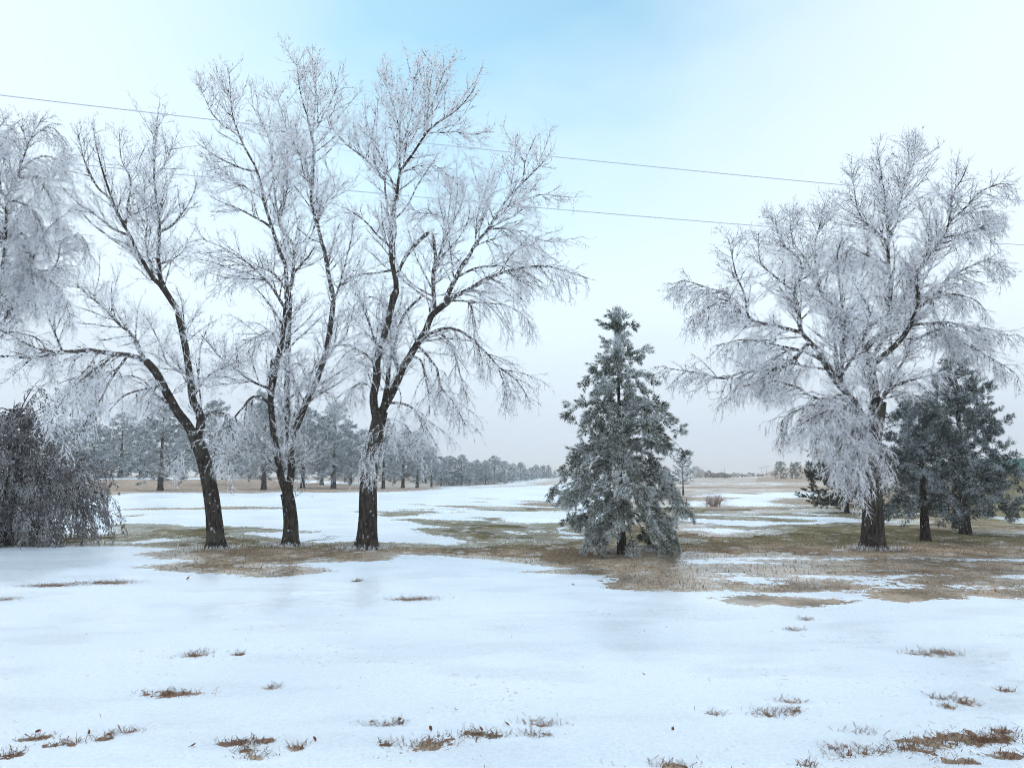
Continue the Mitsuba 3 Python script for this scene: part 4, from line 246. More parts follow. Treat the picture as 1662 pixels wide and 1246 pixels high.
bsdf('dead_leaf', lambda p, n, uv: mix((0.10, 0.035, 0.025), (0.20, 0.085, 0.05), pnoise(p.x * 90, p.y * 90, p.z * 90)), 0.8, 0.3)
bsdf('wire_rime', (0.60, 0.62, 0.70), 0.7, 0.4)
bsdf('weathered_pole', lambda p, n, uv: mix((0.10, 0.085, 0.075), (0.19, 0.165, 0.15), pfbm(p.x * 20, p.y * 20, p.z * 2, 2)), 0.9, 0.2)
bsdf('rust_post', (0.085, 0.05, 0.042), 0.9, 0.2)
bsdf('red_twigs', lambda p, n, uv: mix((0.25, 0.17, 0.155), (0.62, 0.55, 0.55), pnoise(p.x * 9, p.y * 9, p.z * 9)), 0.9, 0.2)
bsdf('tan_siding', lambda p, n, uv: mix((0.36, 0.32, 0.195), (0.43, 0.385, 0.245), pfbm(p.x * 2, p.y * 2, p.z * 0.6, 3)), 0.6, 0.3)
bsdf('green_roofing', lambda p, n, uv: mix((0.016, 0.085, 0.072), (0.030, 0.115, 0.098), pfbm(p.x * 3, p.y * 3, p.z * 3, 2)), 0.5, 0.4)
bsdf('tan_trim', (0.30, 0.26, 0.17), 0.6, 0.3)

# ------------------------------------------------------------------ ground and snow
def region():
    reg = Polygon()
    for sign, pts in SNOW:
        p = Polygon(pts).buffer(0)
        reg = reg.union(p) if sign > 0 else reg.difference(p)
    return reg.buffer(0)


def polar(radii, angles):
    r, a = np.meshgrid(radii, angles, indexing='ij')
    x, y = r * np.sin(a), r * np.cos(a)
    nr, na = r.shape
    i, j = np.meshgrid(np.arange(nr - 1), np.arange(na - 1), indexing='ij')
    q = np.stack([i * na + j, (i + 1) * na + j, (i + 1) * na + j + 1, i * na + j + 1], -1).reshape(-1, 4)
    return x.ravel(), y.ravel(), np.vstack([q[:, [0, 2, 1]], q[:, [0, 3, 2]]])


def sheet(x, y, z):
    return np.stack([x, y, z], 1)


SECTOR = math.radians(50)
fine_r = 1 / np.linspace(1 / 4.4, 1 / 520.0, 360)
fine_a = np.linspace(-SECTOR, SECTOR, 440)

reg = region()
shapely.prepare(reg)
edges = []
for g in getattr(reg, 'geoms', [reg]):
    for ring in [g.exterior, *g.interiors]:
        c = np.asarray(ring.coords)
        for p0, p1 in zip(c[:-1], c[1:]):
            L, dist = np.linalg.norm(p1 - p0), max(5.0, min(np.hypot(*p0), np.hypot(*p1)))
            m = int(min(400, max(2, L / (0.012 * dist))))
            edges.append(p0 + (p1 - p0) * np.linspace(0, 1, m, endpoint=False)[:, None])
tree_of_edges = cKDTree(np.vstack(edges))


def snow_depth(x, y):
    """Distance inside the snow's outline over the width of its ragged margin: negative on bare turf."""
    r = np.hypot(x, y)
    jig = np.minimum(0.035 * r, 1.2)
    f = 2.2 / np.maximum(jig, 0.1)
    n = [meshkit.fbm(np.stack([x * 0.9, y * 0.55, x * 0 + k], -1), 4, 20 + k) - 0.5 for k in (0, 5)]
    xx, yy = x + n[0] * 1.5 * nss(6, 30, r), y + n[1] * np.minimum(0.05 * r, 2.0)
    d = tree_of_edges.query(np.stack([xx, yy], 1))[0]
    d = np.where(shapely.contains_xy(reg, xx, yy), d, -d)
    thin = nss(12.5, 14.5, y) * (1 - nss(19, 22, y)) * nss(0.5, 4, x)
    run = meshkit.fbm(np.stack([x * 0.22, y * 1.25, x * 0 + 3], -1), 4, 61) - 0.5
    c = d / (0.22 + 0.004 * r + 0.0003 * r * r + 0.45 * thin) + thin * (run * 4.2 - 0.15) + 0.3 * nss(25, 80, r)
    for tx, ty, a, b, ang in TUFTS:
        dx, dy = x - tx, y - ty
        u, v = (dx * math.cos(ang) + dy * math.sin(ang)) / (a * 1.2), (dy * math.cos(ang) - dx * math.sin(ang)) / (b * 1.15)
        c = np.minimum(c, 0.35 + (np.sqrt(u * u + v * v) - 0.62) * 0.62 + (n[0] + n[1]) * 0.9)
    return np.clip(c, -2, 4)


x, y, f = polar(fine_r, fine_a)
c = snow_depth(x, y)
r = np.hypot(x, y)
lump = meshkit.fbm(np.stack([x * 1.1, y * 1.1, x * 0], -1), 3, 31) - 0.5
z = ground_z(x, y) + 0.004 + 0.00012 * r + 0.028 * nss(-0.4, 2.5, c) + 0.045 * lump * nss(0.2, 3, c) * np.exp(-r / 45)
keep = (c[f] > -1.25).any(1)
used, inv = np.unique(f[keep], return_inverse=True)
snow_v, snow_f, snow_uv = sheet(x, y, z)[used], inv.reshape(-1, 3), np.stack([c, c * 0], 1)[used]
# the snow behind and beside the camera and under it: one coarse ring, stitched at the same edges
ang2 = np.linspace(SECTOR, 2 * math.pi - SECTOR, 120)
bx, by, bf = polar(np.geomspace(4.4, 30, 24), ang2)
wob = 1 + 0.35 * (meshkit.fbm(np.stack([np.arctan2(bx, by) * 6, bx * 0, by * 0], -1), 4, 3) - 0.5) * nss(10, 30, np.hypot(bx, by))
bx, by = bx * wob, by * wob
nx, ny, nf_ = polar(np.linspace(0.02, 4.4, 10), np.linspace(0, 2 * math.pi, 121))
def backsheet(x, y):
    return sheet(x, y, ground_z(x, y) + 0.03 + 0.00012 * np.hypot(x, y))
v, f2 = join([(snow_v, snow_f), (backsheet(bx, by), bf), (backsheet(nx, ny), nf_)])
put('snow', (v, f2), 'snow_crust', True, np.vstack([snow_uv, np.tile([4.0, 0], (len(bx) + len(nx), 1))]))
tag('snow', 'thin crusted snow lying in patches on the turf', kind='structure')

ang_all = np.linspace(-math.pi, math.pi, 241)
gx, gy, gf = polar(np.r_[0.02, 1 / np.linspace(1 / 2.0, 1 / 520.0, 130), np.geomspace(540, 2500, 14)], ang_all)
put('ground', (sheet(gx, gy, ground_z(gx, gy)), gf), 'turf', True)
tag('ground', 'wide flat field of dormant straw and olive turf', kind='structure')

# ------------------------------------------------------------------ bare trees coated in rime
def bend(P0, D, L, K, up, wig, rng, curl=0.0):
    """Polylines (n,K,3): each starts at P0 along D, bends towards +z by up (n,) per unit length, curls up at the tip."""
    n = len(P0)
    step = (L / (K - 1))[:, None]
    pts, d, p = [P0], unit(D), P0
    for k in range(1, K):
        s = k / (K - 1)
        g = np.zeros((n, 3))
        g[:, 2] = up / (K - 1) + curl * max(0.0, s - 0.55)
        d = unit(d + g + rng.normal(0, wig / (K - 1) ** 0.5, (n, 3)))
        p = p + d * step
        pts.append(p)
    return np.stack(pts, 1)


def spawn(P, R, droop, per_m, rng, f0=0.1, f1=1.0):
    """Points along the polylines P (n,k,3): position, tangent, radius, fraction, droop, remaining length."""
    seg = np.linalg.norm(np.diff(P, axis=1), axis=2)
    s = np.concatenate([np.zeros((len(P), 1)), np.cumsum(seg, 1)], 1)
    L = s[:, -1]
    cnt = rng.poisson(L * per_m * (f1 - f0))
    own = np.repeat(np.arange(len(P)), cnt)
    t = rng.uniform(f0, f1, len(own)) * L[own]
    k = np.clip((s[own] <= t[:, None]).sum(1) - 1, 0, P.shape[1] - 2)
    w = (t - s[own, k]) / np.maximum(seg[own, k], 1e-6)
    p = P[own, k] * (1 - w)[:, None] + P[own, k + 1] * w[:, None]
    tan = unit(P[own, k + 1] - P[own, k])
    rad = R[own, k] * (1 - w) + R[own, k + 1] * w
    return p, tan, rad, t / L[own], droop[own], L[own] - t, own


def side_dirs(tan, lo, hi, rng, bias=None):
    n = len(tan)
    q = rng.normal(size=(n, 3))
    if bias is not None:
        q = q + bias
    side = unit(q - (q * tan).sum(1, keepdims=True) * tan)
    a = np.radians(rng.uniform(lo, hi, n))[:, None]
    return tan * np.cos(a) + side * np.sin(a)


def bare_tree(key, limbs, seed, style):
    rng = np.random.default_rng(seed)
    P, R, dr_ = [], [], []
    K = 22
    for i, (pts, r0, r1, droop) in enumerate(limbs):
        p, L = resample(pts, K if i else 40)
        s = np.linspace(0, 1, len(p))
        rad = (r0 + (r1 - r0) * s ** 0.75) * (0.82 if i else 1.0)
        wig = np.stack([meshkit.noise(np.stack([p[:, 2] * 2.2, p[:, 0] * 2.2 + i * 7, p[:, 1] * 0 + q], -1), 40) - 0.5 for q in (1, 2, 3)], 1)
        if i:
            p = p + wig * 0.08 * np.sin(np.pi * np.clip(s * 1.6, 0, 1))[:, None] ** 1
            P.append(p); R.append(rad); dr_.append(droop)
            v, f = tubes(p[None], rad[None], 9 if r0 > 0.06 else 6)
            if r0 > 0.06:
                o = np.repeat(p, 9, 0)[:len(v) - 1]
                m = 1 + 0.22 * (meshkit.fbm(v[:-1] * [9, 9, 3], 2, 4) - 0.5)
                v[:-1] = o + (v[:-1] - o) * m[:, None]
            put(f'{key}__limb', (v, f), ('branch_rime' if r0 < 0.036 else 'limb_bark') if r0 < 0.10 else 'bark', True)
        else:
            # trunk: fluted, with a root flare, sunk a little into the ground
            p[:, 2] += (ground_z(p[0, 0], p[0, 1]) - p[0, 2]) * (1 - s) - 0.12 * (1 - s) ** 6
            h = (p[:, 2] - p[0, 2])
            rad = rad * (1 + 0.6 * np.exp(-h / 0.2))
            v, f = tubes(p[None], rad[None], 44, pointed=False)
            o = np.repeat(p, 44, 0)
            th = np.tile(np.arange(44) * 2 * np.pi / 44, len(p))
            hh = np.repeat(h, 44)
            flare = 0.30 * np.exp(-hh / 0.24) * (np.sin(th * 5 + seed) + 0.6 * np.sin(th * 3 + 1.7 * seed))
            ridge = 0.20 * (meshkit.fbm(np.stack([np.cos(th) * 6, np.sin(th) * 6, hh * 1.3 + seed], -1), 3, 6) - 0.5)
            v = o + (v - o) * (1 + flare + ridge)[:, None]
            put(f'{key}__trunk', (v, f), 'bark', True)
    P, R, D = np.stack(P), np.stack(R), np.array(dr_)
    # secondary branches
    p, tan, rad, t, dp, rest, own = spawn(P, R, D, style['d2'], rng, 0.10, 0.97)
    ok = rad < style['thick']
    p, tan, rad, t, dp, rest = (q[ok] for q in (p, tan, rad, t, dp, rest))
    Lm = style['l2'] * rng.uniform(0.5, 1.15, len(p)) * (0.35 + 0.65 * np.minimum(rest / 2.2, 1)) * (1 - 0.25 * np.maximum(dp, 0))
    Lm = Lm * np.where(rng.uniform(size=len(p)) < 0.2, style['run'], 0.95)      # some branches run on well past the others
    bias = np.zeros((len(p), 3)); bias[:, 2] = -0.8 * dp
    d = side_dirs(tan, 28, 58, rng, bias)
    up = np.where(dp > 0, -0.9 * dp, -0.75 * dp) * style['tropism']
    B = bend(p, d, Lm, 7, up, 0.28, rng, 0.05)
    r0 = np.minimum(rad * 0.62, 0.007 + 0.011 * Lm)
    BR = r0[:, None] * np.linspace(1, 0.42, 7) ** 1.0
    BR = np.maximum(BR, 0.008)
    # shoots on limbs' ends and on branches
    sets = []
    for (PP, RR, DD, dens, f0) in ((P, R, D, style['d3'] * 0.75, 0.45), (B, BR, dp, style['d3'], 0.12)):
        p, tan, rad, t, q, rest, own = spawn(PP, RR, DD, dens, rng, f0, 1.0)
        ok = rad < 0.06
        sets.append([w[ok] for w in (p, tan, rad, t, q, rest)])
    p, tan, rad, t, q, rest = (np.concatenate([s[k] for s in sets]) for k in range(6))
    Ls = style['l3'] * rng.uniform(0.45, 1.2, len(p)) * (0.45 + 0.55 * np.minimum(rest / 0.9, 1))
    Ls = Ls * (1 + 0.55 * np.maximum(q, 0) * style['hang'] / 1.4)
    bias = np.zeros((len(p), 3)); bias[:, 2] = -0.7 * q
    d = side_dirs(tan, 25, 60, rng, bias)
    up = np.where(q > 0, -1.1 * q, -0.55 * q) * style['tropism']
    Sh = bend(p, d, Ls, 4, up, 0.33, rng, 0.12)
    SR = np.minimum(rad * 0.75, 0.0098)[:, None] * np.linspace(1, 0.75, 4)
    SR = np.maximum(SR, 0.0062)
    # twigs
    sets = []
    for (PP, RR, DD, dens) in ((Sh, SR, q, style['d4']), (B, BR, dp, style['d4'] * 0.6)):
        sets.append(spawn(PP, RR, DD, dens, rng, 0.15, 1.0)[:6])
    p, tan, rad, t, q, rest = (np.concatenate([s[k] for s in sets]) for k in range(6))
    Lt = style['l4'] * rng.uniform(0.4, 1.3, len(p))
    bias = np.zeros((len(p), 3)); bias[:, 2] = -0.5 * q
    d = side_dirs(tan, 28, 65, rng, bias)
    Tw = bend(p, d, Lt, 2, np.where(q > 0, -0.6 * q * style['hang'], 0.15), 0.3, rng, 0.35 * style['curl'])
    TR = np.tile(np.array([1.0, 0.4]) * style['rt'], (len(p), 1)) * rng.uniform(0.8, 1.2, (len(p), 1))
    put(f'{key}__branches', tubes(B, BR, 4), 'branch_rime', True)
    put(f'{key}__twigs', join([tubes(Sh, SR, 3), tubes(Tw, TR, 3)]), 'twig_rime', False)
    tag(f'{key}__branches', kind='stuff')
    tag(f'{key}__twigs', kind='stuff')


ASH = dict(d2=6.8, l2=1.35, d3=9.0, l3=0.70, d4=8.5, l4=0.20, rt=0.0082, tropism=1.0, hang=0.45, curl=1.0, thick=0.115, run=1.7)
WEEP = dict(d2=14.5, l2=1.25, d3=9.5, l3=0.52, d4=11.0, l4=0.20, rt=0.0085, tropism=1.0, hang=1.2, curl=0.4, thick=0.15, run=1.15)
TREE_STYLE = {'A': (ASH, 11, 'rime coated bare tree with leaning trunk and long level limb reaching left', 'tree'),
              'B': (ASH, 12, 'tall rime coated bare tree splitting into three upright stems above a bent trunk', 'tree'),
              'C': (ASH, 13, 'rime coated bare tree with straight dark trunk and arching limbs drooping right', 'tree'),
              'D': (WEEP, 14, 'broad rime white tree with hanging twigs before the two dark pines', 'tree'),
              'E': (WEEP, 15, 'rime white weeping tree cut by the left edge behind the cedar', 'tree')}
for k, (style, seed, label, cat) in TREE_STYLE.items():
    key = new_name('frosted_tree')
    tag(key, label, cat)
    bare_tree(key, LIMBS[k], seed, style)

# ------------------------------------------------------------------ conifers
def needles(p, d, L, per, length, width, rng, spread=(30, 65), grav=0.0, rimed=0.0):
    """Bottlebrush shoots: p, d (n,3), L (n,). Returns mesh and uv (x: random of the needle, y: along it)."""
    n = len(p)
    own = np.repeat(np.arange(n), per)
    m = len(own)
    t = rng.uniform(0.05, 1.0, m)
    base = p[own] + d[own] * (L[own] * t)[:, None]
    q = rng.normal(size=(m, 3)); q[:, 2] += 0.25
    side = unit(q - (q * d[own]).sum(1, keepdims=True) * d[own])
    a = np.radians(rng.uniform(*spread, m) * (1.05 - 0.55 * t))[:, None]
    nd = d[own] * np.cos(a) + side * np.sin(a)
    nd[:, 2] -= grav
    nd = unit(nd)
    ln = length * rng.uniform(0.7, 1.15, m)
    wd = width * rng.uniform(0.8, 1.2, m)
    ref = unit(np.cross(nd, rng.normal(size=(m, 3))))
    b2 = np.cross(nd, ref)
    mid = base + nd * (ln * 0.35)[:, None]
    ring = [mid + (ref * math.cos(w) + b2 * math.sin(w)) * (wd / 2)[:, None] for w in (0, 2.094, 4.189)]
    tip = base + nd * ln[:, None]
    v = np.stack([base, *ring, tip], 1).reshape(-1, 3)
    f = np.array([[0, 2, 1], [0, 3, 2], [0, 1, 3], [1, 2, 4], [2, 3, 4], [3, 1, 4]])[[3, 4, 5, 0, 1, 2]][:NEEDLE_FACES]
    F = (f[None] + (np.arange(m) * 5)[:, None, None]).reshape(-1, 3)
    u = rng.uniform(0, 1, m) + rimed
    uv = np.stack([np.repeat(u, 5), np.tile([0.0, 0.35, 0.35, 0.35, 1.0], m)], 1)
    return (v, F), uv


NEEDLE_FACES = 3


def branch_curve(o, tip, lift, K=9):
    """Bow from the trunk out to the tip, arching by lift."""
    s = np.linspace(0, 1, K)[:, None]
    mid = (o + tip) / 2 + np.array([0, 0, lift])
    return (1 - s) ** 2 * o + 2 * s * (1 - s) * mid + s ** 2 * tip


def conifer(parts, branches, rng, sub=(3.2, 0.42), shoot=(0.16, 9.0), per=46, nl=0.085, nw=0.010, droop=0.25, f0=0.15, spread=(30, 65), rise=0.15, rimed=0.0):
    """branches: (k,K,3) polylines. Returns the wood mesh, needle mesh and uv."""
    R = np.linspace(1, 0.25, branches.shape[1]) * (0.008 + 0.009 * np.linalg.norm(branches[:, -1] - branches[:, 0], axis=1)[:, None])
    D = np.zeros(len(branches))
    p, tan, rad, t, q, rest, own = spawn(branches, R, D, sub[0], rng, f0, 0.95)
    flat = rng.normal(size=(len(p), 3)) * [1, 1, 0.35]
    side = unit(flat - (flat * tan).sum(1, keepdims=True) * tan)
    a = np.radians(rng.uniform(38, 62, len(p)))[:, None]
    d = tan * np.cos(a) + side * np.sin(a)
    Ls = sub[1] * (0.3 + 0.7 * np.minimum(rest / 1.2, 1)) * rng.uniform(0.6, 1.15, len(p))
    Ls = Ls * np.clip(np.linalg.norm(branches[own, -1] - branches[own, 0], axis=1) / 1.1, 0.4, 1)
    S = bend(p, d, Ls, 5, np.full(len(p), -droop), 0.2, rng, rise)
    SR = np.tile(np.linspace(0.009, 0.004, 5), (len(p), 1))
    sp, sd = [], []
    for PP, RR in ((branches, R), (S, SR)):
        a_ = spawn(PP, RR, np.zeros(len(PP)), shoot[1], rng, 0.12 if PP is branches else 0.1, 1.0)
        fl = rng.normal(size=(len(a_[0]), 3)); fl[:, 2] += 0.35
        sd_ = unit(fl - (fl * a_[1]).sum(1, keepdims=True) * a_[1])
        b_ = np.radians(rng.uniform(15, 55, len(sd_)))[:, None]
        sp.append(a_[0]); sd.append(unit(a_[1] * np.cos(b_) + sd_ * np.sin(b_) + [0, 0, rise - droop * 0.4]))
        sp.append(PP[:, -1] - unit(PP[:, -1] - PP[:, -2]) * shoot[0] * 0.4); sd.append(unit(PP[:, -1] - PP[:, -2]))
    sp, sd = np.vstack(sp), unit(np.vstack(sd))
    sl = shoot[0] * rng.uniform(0.7, 1.3, len(sp))
    mesh, uv = needles(sp, sd, sl, per, nl, nw, rng, spread, 0.0, rimed)
    return join([tubes(branches, R, 5), tubes(S, SR, 3)]), mesh, uv


def pine_trunk(x, y, z0, z1, r, lean=(0, 0), seed=0):
    p, _ = resample([(x, y, z0 - 0.1), (x + lean[0] * 0.5, y + lean[1] * 0.5, (z0 + z1) / 2), (x + lean[0], y + lean[1], z1)], 16)
    s = np.linspace(0, 1, 16)
    rad = np.maximum(r * (1 - s) ** 0.9 * (1 + 0.35 * np.exp(-s * 16)), 0.012)
    v, f = tubes(p[None], rad[None], 12)
    return v, f


# the young pine in the middle, branch by branch
rng = np.random.default_rng(5)
px_, py_, pz_, ptx = PINE_AXIS
gz = float(ground_z(px_, py_))
key = new_name('young_pine')
tag(key, 'young pine with drooping rime tipped boughs alone in the middle of the lawn', 'pine tree')
put(f'{key}__trunk', pine_trunk(px_, py_, gz, pz_ - 0.15, 0.11, (ptx - px_, 0)), 'bark', True)
bow = []
for oz, tx, ty, tz in PINE_BRANCHES:
    fx = (oz - gz) / (pz_ - gz)
    o = np.array([px_ + (ptx - px_) * fx, py_, oz])
    tip = np.array([tx, ty, tz])
    hor = np.hypot(tx - o[0], ty - o[1])
    bow.append(branch_curve(o, tip, 0.18 * hor + 0.28 * max(0.0, oz - tz)))
for k in range(10):      # boughs on the far side, of the same build
    h = rng.uniform(0.18, 0.72)
    az = rng.uniform(0.15, math.pi - 0.15)
    L = (1 - h) * 1.55 * rng.uniform(0.6, 1.0)
    o = np.array([px_, py_, gz + h * (pz_ - gz)])
    tip = o + [math.cos(az) * L, math.sin(az) * L, -rng.uniform(0.3, 1.1) * L]
    tip[2] = max(tip[2], gz + 0.15)
    bow.append(branch_curve(o, tip, 0.3 * L))
for k in range(70):      # short tufted shoots that clothe the stem
    h = rng.uniform(0.22, 0.93)
    az = k * 2.39996
    L = rng.uniform(0.16, 0.42) * (1.25 - 0.7 * h)
    o = np.array([px_ + (ptx - px_) * h, py_, gz + h * (pz_ - gz)])
    bow.append(branch_curve(o, o + [math.cos(az) * L, math.sin(az) * L, 0.35 * L], 0.0))
bow = np.stack(bow)
# leader: the upright bottlebrush top
lead = np.stack([np.stack([np.full(9, px_ + (ptx - px_) * 0.9) + np.linspace(0, 0.02, 9) * k, np.full(9, py_), np.linspace(pz_ - 1.55 + 0.05 * k, pz_ - 0.05 * k, 9)], 1) for k in range(2)])
wood, mesh, uv = conifer(None, bow, rng, sub=(6.5, 0.40), shoot=(0.18, 11.0), per=32, nl=0.145, nw=0.019, droop=0.55, spread=(20, 58), f0=0.28)
m2, uv2 = needles(np.repeat(lead[:, :-1].reshape(-1, 3), 2, 0), np.tile([[0, 0, 1.0]], (32, 1)), np.full(32, 0.2), 60, 0.20, 0.019, rng, (35, 70))
uv2[:, 0] = 0.35 + 0.65 * uv2[:, 0]
put(f'{key}__boughs', wood, 'limb_bark', False)
put(f'{key}__needles', join([mesh, m2]), 'pine_needles', False, np.vstack([uv, uv2]))
tag(f'{key}__boughs', kind='stuff'); tag(f'{key}__needles', kind='stuff')


def cone_branches(h, z_low, width, rng, n, upsweep, shape=1.0, K=9):
    """Branches for a conifer of height h at the origin; lowest at z_low, crown radius width."""
    out = []
    for k in range(n):
        t = (k + rng.uniform(0, 1)) / n
        z = z_low + (h - z_low) * t ** 0.9
        s = (z - z_low) / (h - z_low)
        L = width * (1 - s) ** shape * rng.uniform(0.75, 1.12) * (0.62 + 0.38 * min(1, s * 4 + 0.25)) + 0.12
        az = k * 2.39996 + rng.normal(0, 0.25)
        e = upsweep + 0.9 * s ** 1.5 + rng.normal(0, 0.12)
        tip = np.array([math.cos(az) * L, math.sin(az) * L, z + L * e])
        out.append(branch_curve(np.array([0, 0, z]), tip, -0.10 * L if upsweep >= 0 else 0.22 * L))
    return np.stack(out)


def near_conifer(name, label, cat, x, y, h, z_low, width, seed, n, material, upsweep=0.0, lean=(0, 0), trunk_r=0.14, shape=0.8, **kw):
    rng = np.random.default_rng(seed)
    z0 = float(ground_z(x, y))
    key = new_name(name)
    tag(key, label, cat)
    put(f'{key}__trunk', pine_trunk(x, y, z0, z0 + h * 0.97, trunk_r, lean), 'bark', True)
    b = cone_branches(h, z_low, width, rng, n, upsweep, shape) + [x, y, z0]
    wood, mesh, uv = conifer(None, b, rng, **kw)
    put(f'{key}__boughs', wood, 'limb_bark', False)
    put(f'{key}__needles', mesh, material, False, uv)
    tag(f'{key}__boughs', kind='stuff'); tag(f'{key}__needles', kind='stuff')
    return key


RIGHT = dict(sub=(5.0, 0.6), shoot=(0.20, 6.5), per=28, nl=0.15, nw=0.024, droop=0.3, spread=(35, 75), rise=0.2)
near_conifer('frosted_pine', 'smaller blue grey frosted pine directly right of the broad white tree', 'pine tree', 12.28, 24.22, 4.15, 0.75, 1.75, 31, 74, 'blue_needles', **RIGHT)
near_conifer('frosted_pine', 'taller of the two dark frosted pines, with ragged arms beside the shed', 'pine tree', 15.11, 27.16, 5.95, 0.8, 2.45, 32, 84, 'blue_needles', trunk_r=0.17, shape=1.0, **RIGHT)
near_conifer('dark_pine', 'low dark evergreen seen under the boughs of the two frosted pines', 'evergreen', 16.32, 29.89, 3.4, 0.5, 1.7, 33, 30, 'dark_green_needles', trunk_r=0.15, sub=(3.0, 0.5), shoot=(0.2, 5.0), per=26, nl=0.11, nw=0.02, droop=0.15)
near_conifer('dark_evergreen', 'dark green unfrosted evergreen half hidden behind the broad white tree', 'evergreen', 17.1, 41.5, 4.0, 0.35, 2.5, 36, 110, 'dark_green_needles', trunk_r=0.12, shape=0.6, upsweep=0.05, sub=(3.0, 0.6), shoot=(0.22, 4.5), per=28, nl=0.13, nw=0.028, droop=0.1)
near_conifer('lone_pine', 'small frosted pine standing alone in the far field just right of the young pine', 'pine tree', 15.98, 75.66, 3.7, 0.9, 1.15, 35, 40, 'blue_needles', trunk_r=0.09, shape=0.55, upsweep=0.35, sub=(3.0, 0.5), shoot=(0.22, 4.5), per=18, nl=0.13, nw=0.04, rimed=0.45, droop=0.0)

# the cedar at the left edge: arching boughs with hanging sprays
rng = np.random.default_rng(8)
cx, cy, ch = -14.3, 23.0, 4.5
cz = float(ground_z(cx, cy))
key = new_name('weeping_cedar')
tag(key, 'big dark cedar with hanging purple grey sprays at the left edge', 'cedar tree')
put(f'{key}__trunk', pine_trunk(cx, cy, cz, cz + ch * 0.92, 0.2), 'bark', True)
arcs = []
for k in range(150):
    t = (k + rng.uniform(0, 1)) / 150
    zb = 0.25 + (ch - 0.9) * t ** 0.95
    az = k * 2.39996 + rng.normal(0, 0.2)
    L = (2.45 * (1 - t) ** 0.55 + 0.5) * (rng.uniform(0.72, 1.08) if k % 4 else rng.uniform(0.2, 0.6))
    tip = np.array([math.cos(az) * L, math.sin(az) * L, zb + rng.uniform(-0.45, 0.2) * (0.5 + 0.5 * t) * min(L, 1.6)])
    tip[2] = max(tip[2], 0.12)
    arcs.append(branch_curve(np.array([0, 0, zb]), tip, 0.42 * L * (0.4 + 0.6 * t)) + [cx, cy, cz])
for (tx, tz, dy) in ((-11.75, 4.05, -0.4), (-12.2, 4.45, 0.3), (-12.9, 4.6, -0.6), (-13.6, 4.75, 0.1), (-11.15, 1.45, -0.5), (-11.3, 0.95, 0.3), (-11.5, 2.3, -0.8)):
    arcs.append(branch_curve(np.array([cx, cy, cz + min(tz, 3.8) * 0.85]), np.array([tx, cy + dy, cz + tz]), 0.5))
for k in range(16):
    arcs.append(branch_curve(np.array([cx, cy, cz + rng.uniform(0.6, 2.6)]), np.array([rng.uniform(-12.0, -11.35), cy + rng.uniform(-0.9, 0.9), cz + rng.uniform(0.5, 2.3)]), 0.55))
arcs = np.stack(arcs)
AR = np.linspace(1, 0.3, 9) * np.full((len(arcs), 1), 0.022)
p, tan, rad, t, q, rest, own = spawn(arcs, AR, np.zeros(len(arcs)), 5.5, rng, 0.05, 1.0)
d = side_dirs(tan, 20, 60, rng)
Ls = rng.uniform(0.45, 1.15, len(p))
Hs = bend(p, d, Ls, 6, np.full(len(p), -3.2), 0.22, rng, 0.0)
Hs[..., 2] = np.maximum(Hs[..., 2], cz + 0.03)
HR = np.tile(np.linspace(0.007, 0.003, 6), (len(p), 1)); Hk = Hs[:, ::2]
a_ = spawn(Hs, HR, np.zeros(len(Hs)), 22.0, rng, 0.05, 1.0)
sd = unit(side_dirs(a_[1], 20, 50, rng) + [0, 0, -0.4])
mesh, uv = needles(a_[0], sd, rng.uniform(0.7, 1.2, len(sd)) * 0.16 * (1.1 - 0.75 * a_[3]), 4, 0.095, 0.022, rng, (8, 28), 0.3)
put(f'{key}__boughs', join([tubes(arcs, AR, 5), tubes(Hk, HR[:, ::2], 3)]), 'limb_bark', False)
put(f'{key}__sprays', mesh, 'cedar_scales', False, uv)
tag(f'{key}__boughs', kind='stuff'); tag(f'{key}__sprays', kind='stuff')

# ------------------------------------------------------------------ the distant rows: a few trees grown, then planted again and again
def plant_group(name, h, z_low, width, seed, n, material, upsweep, shape, trunk_r, **kw):
    rng = np.random.default_rng(seed)
    b = cone_branches(h, z_low, width, rng, n, upsweep, shape)
    wood, mesh, uv = conifer(None, b, rng, **kw)
    scene[name] = {'type': 'shapegroup', 'trunk': mikit.ply(pine_trunk(0, 0, 0, h * 0.96, trunk_r), 'bark', True), 'boughs': mikit.ply(wood, 'limb_bark', False), 'crown': mikit.ply(mesh, material, False, uv=uv)}


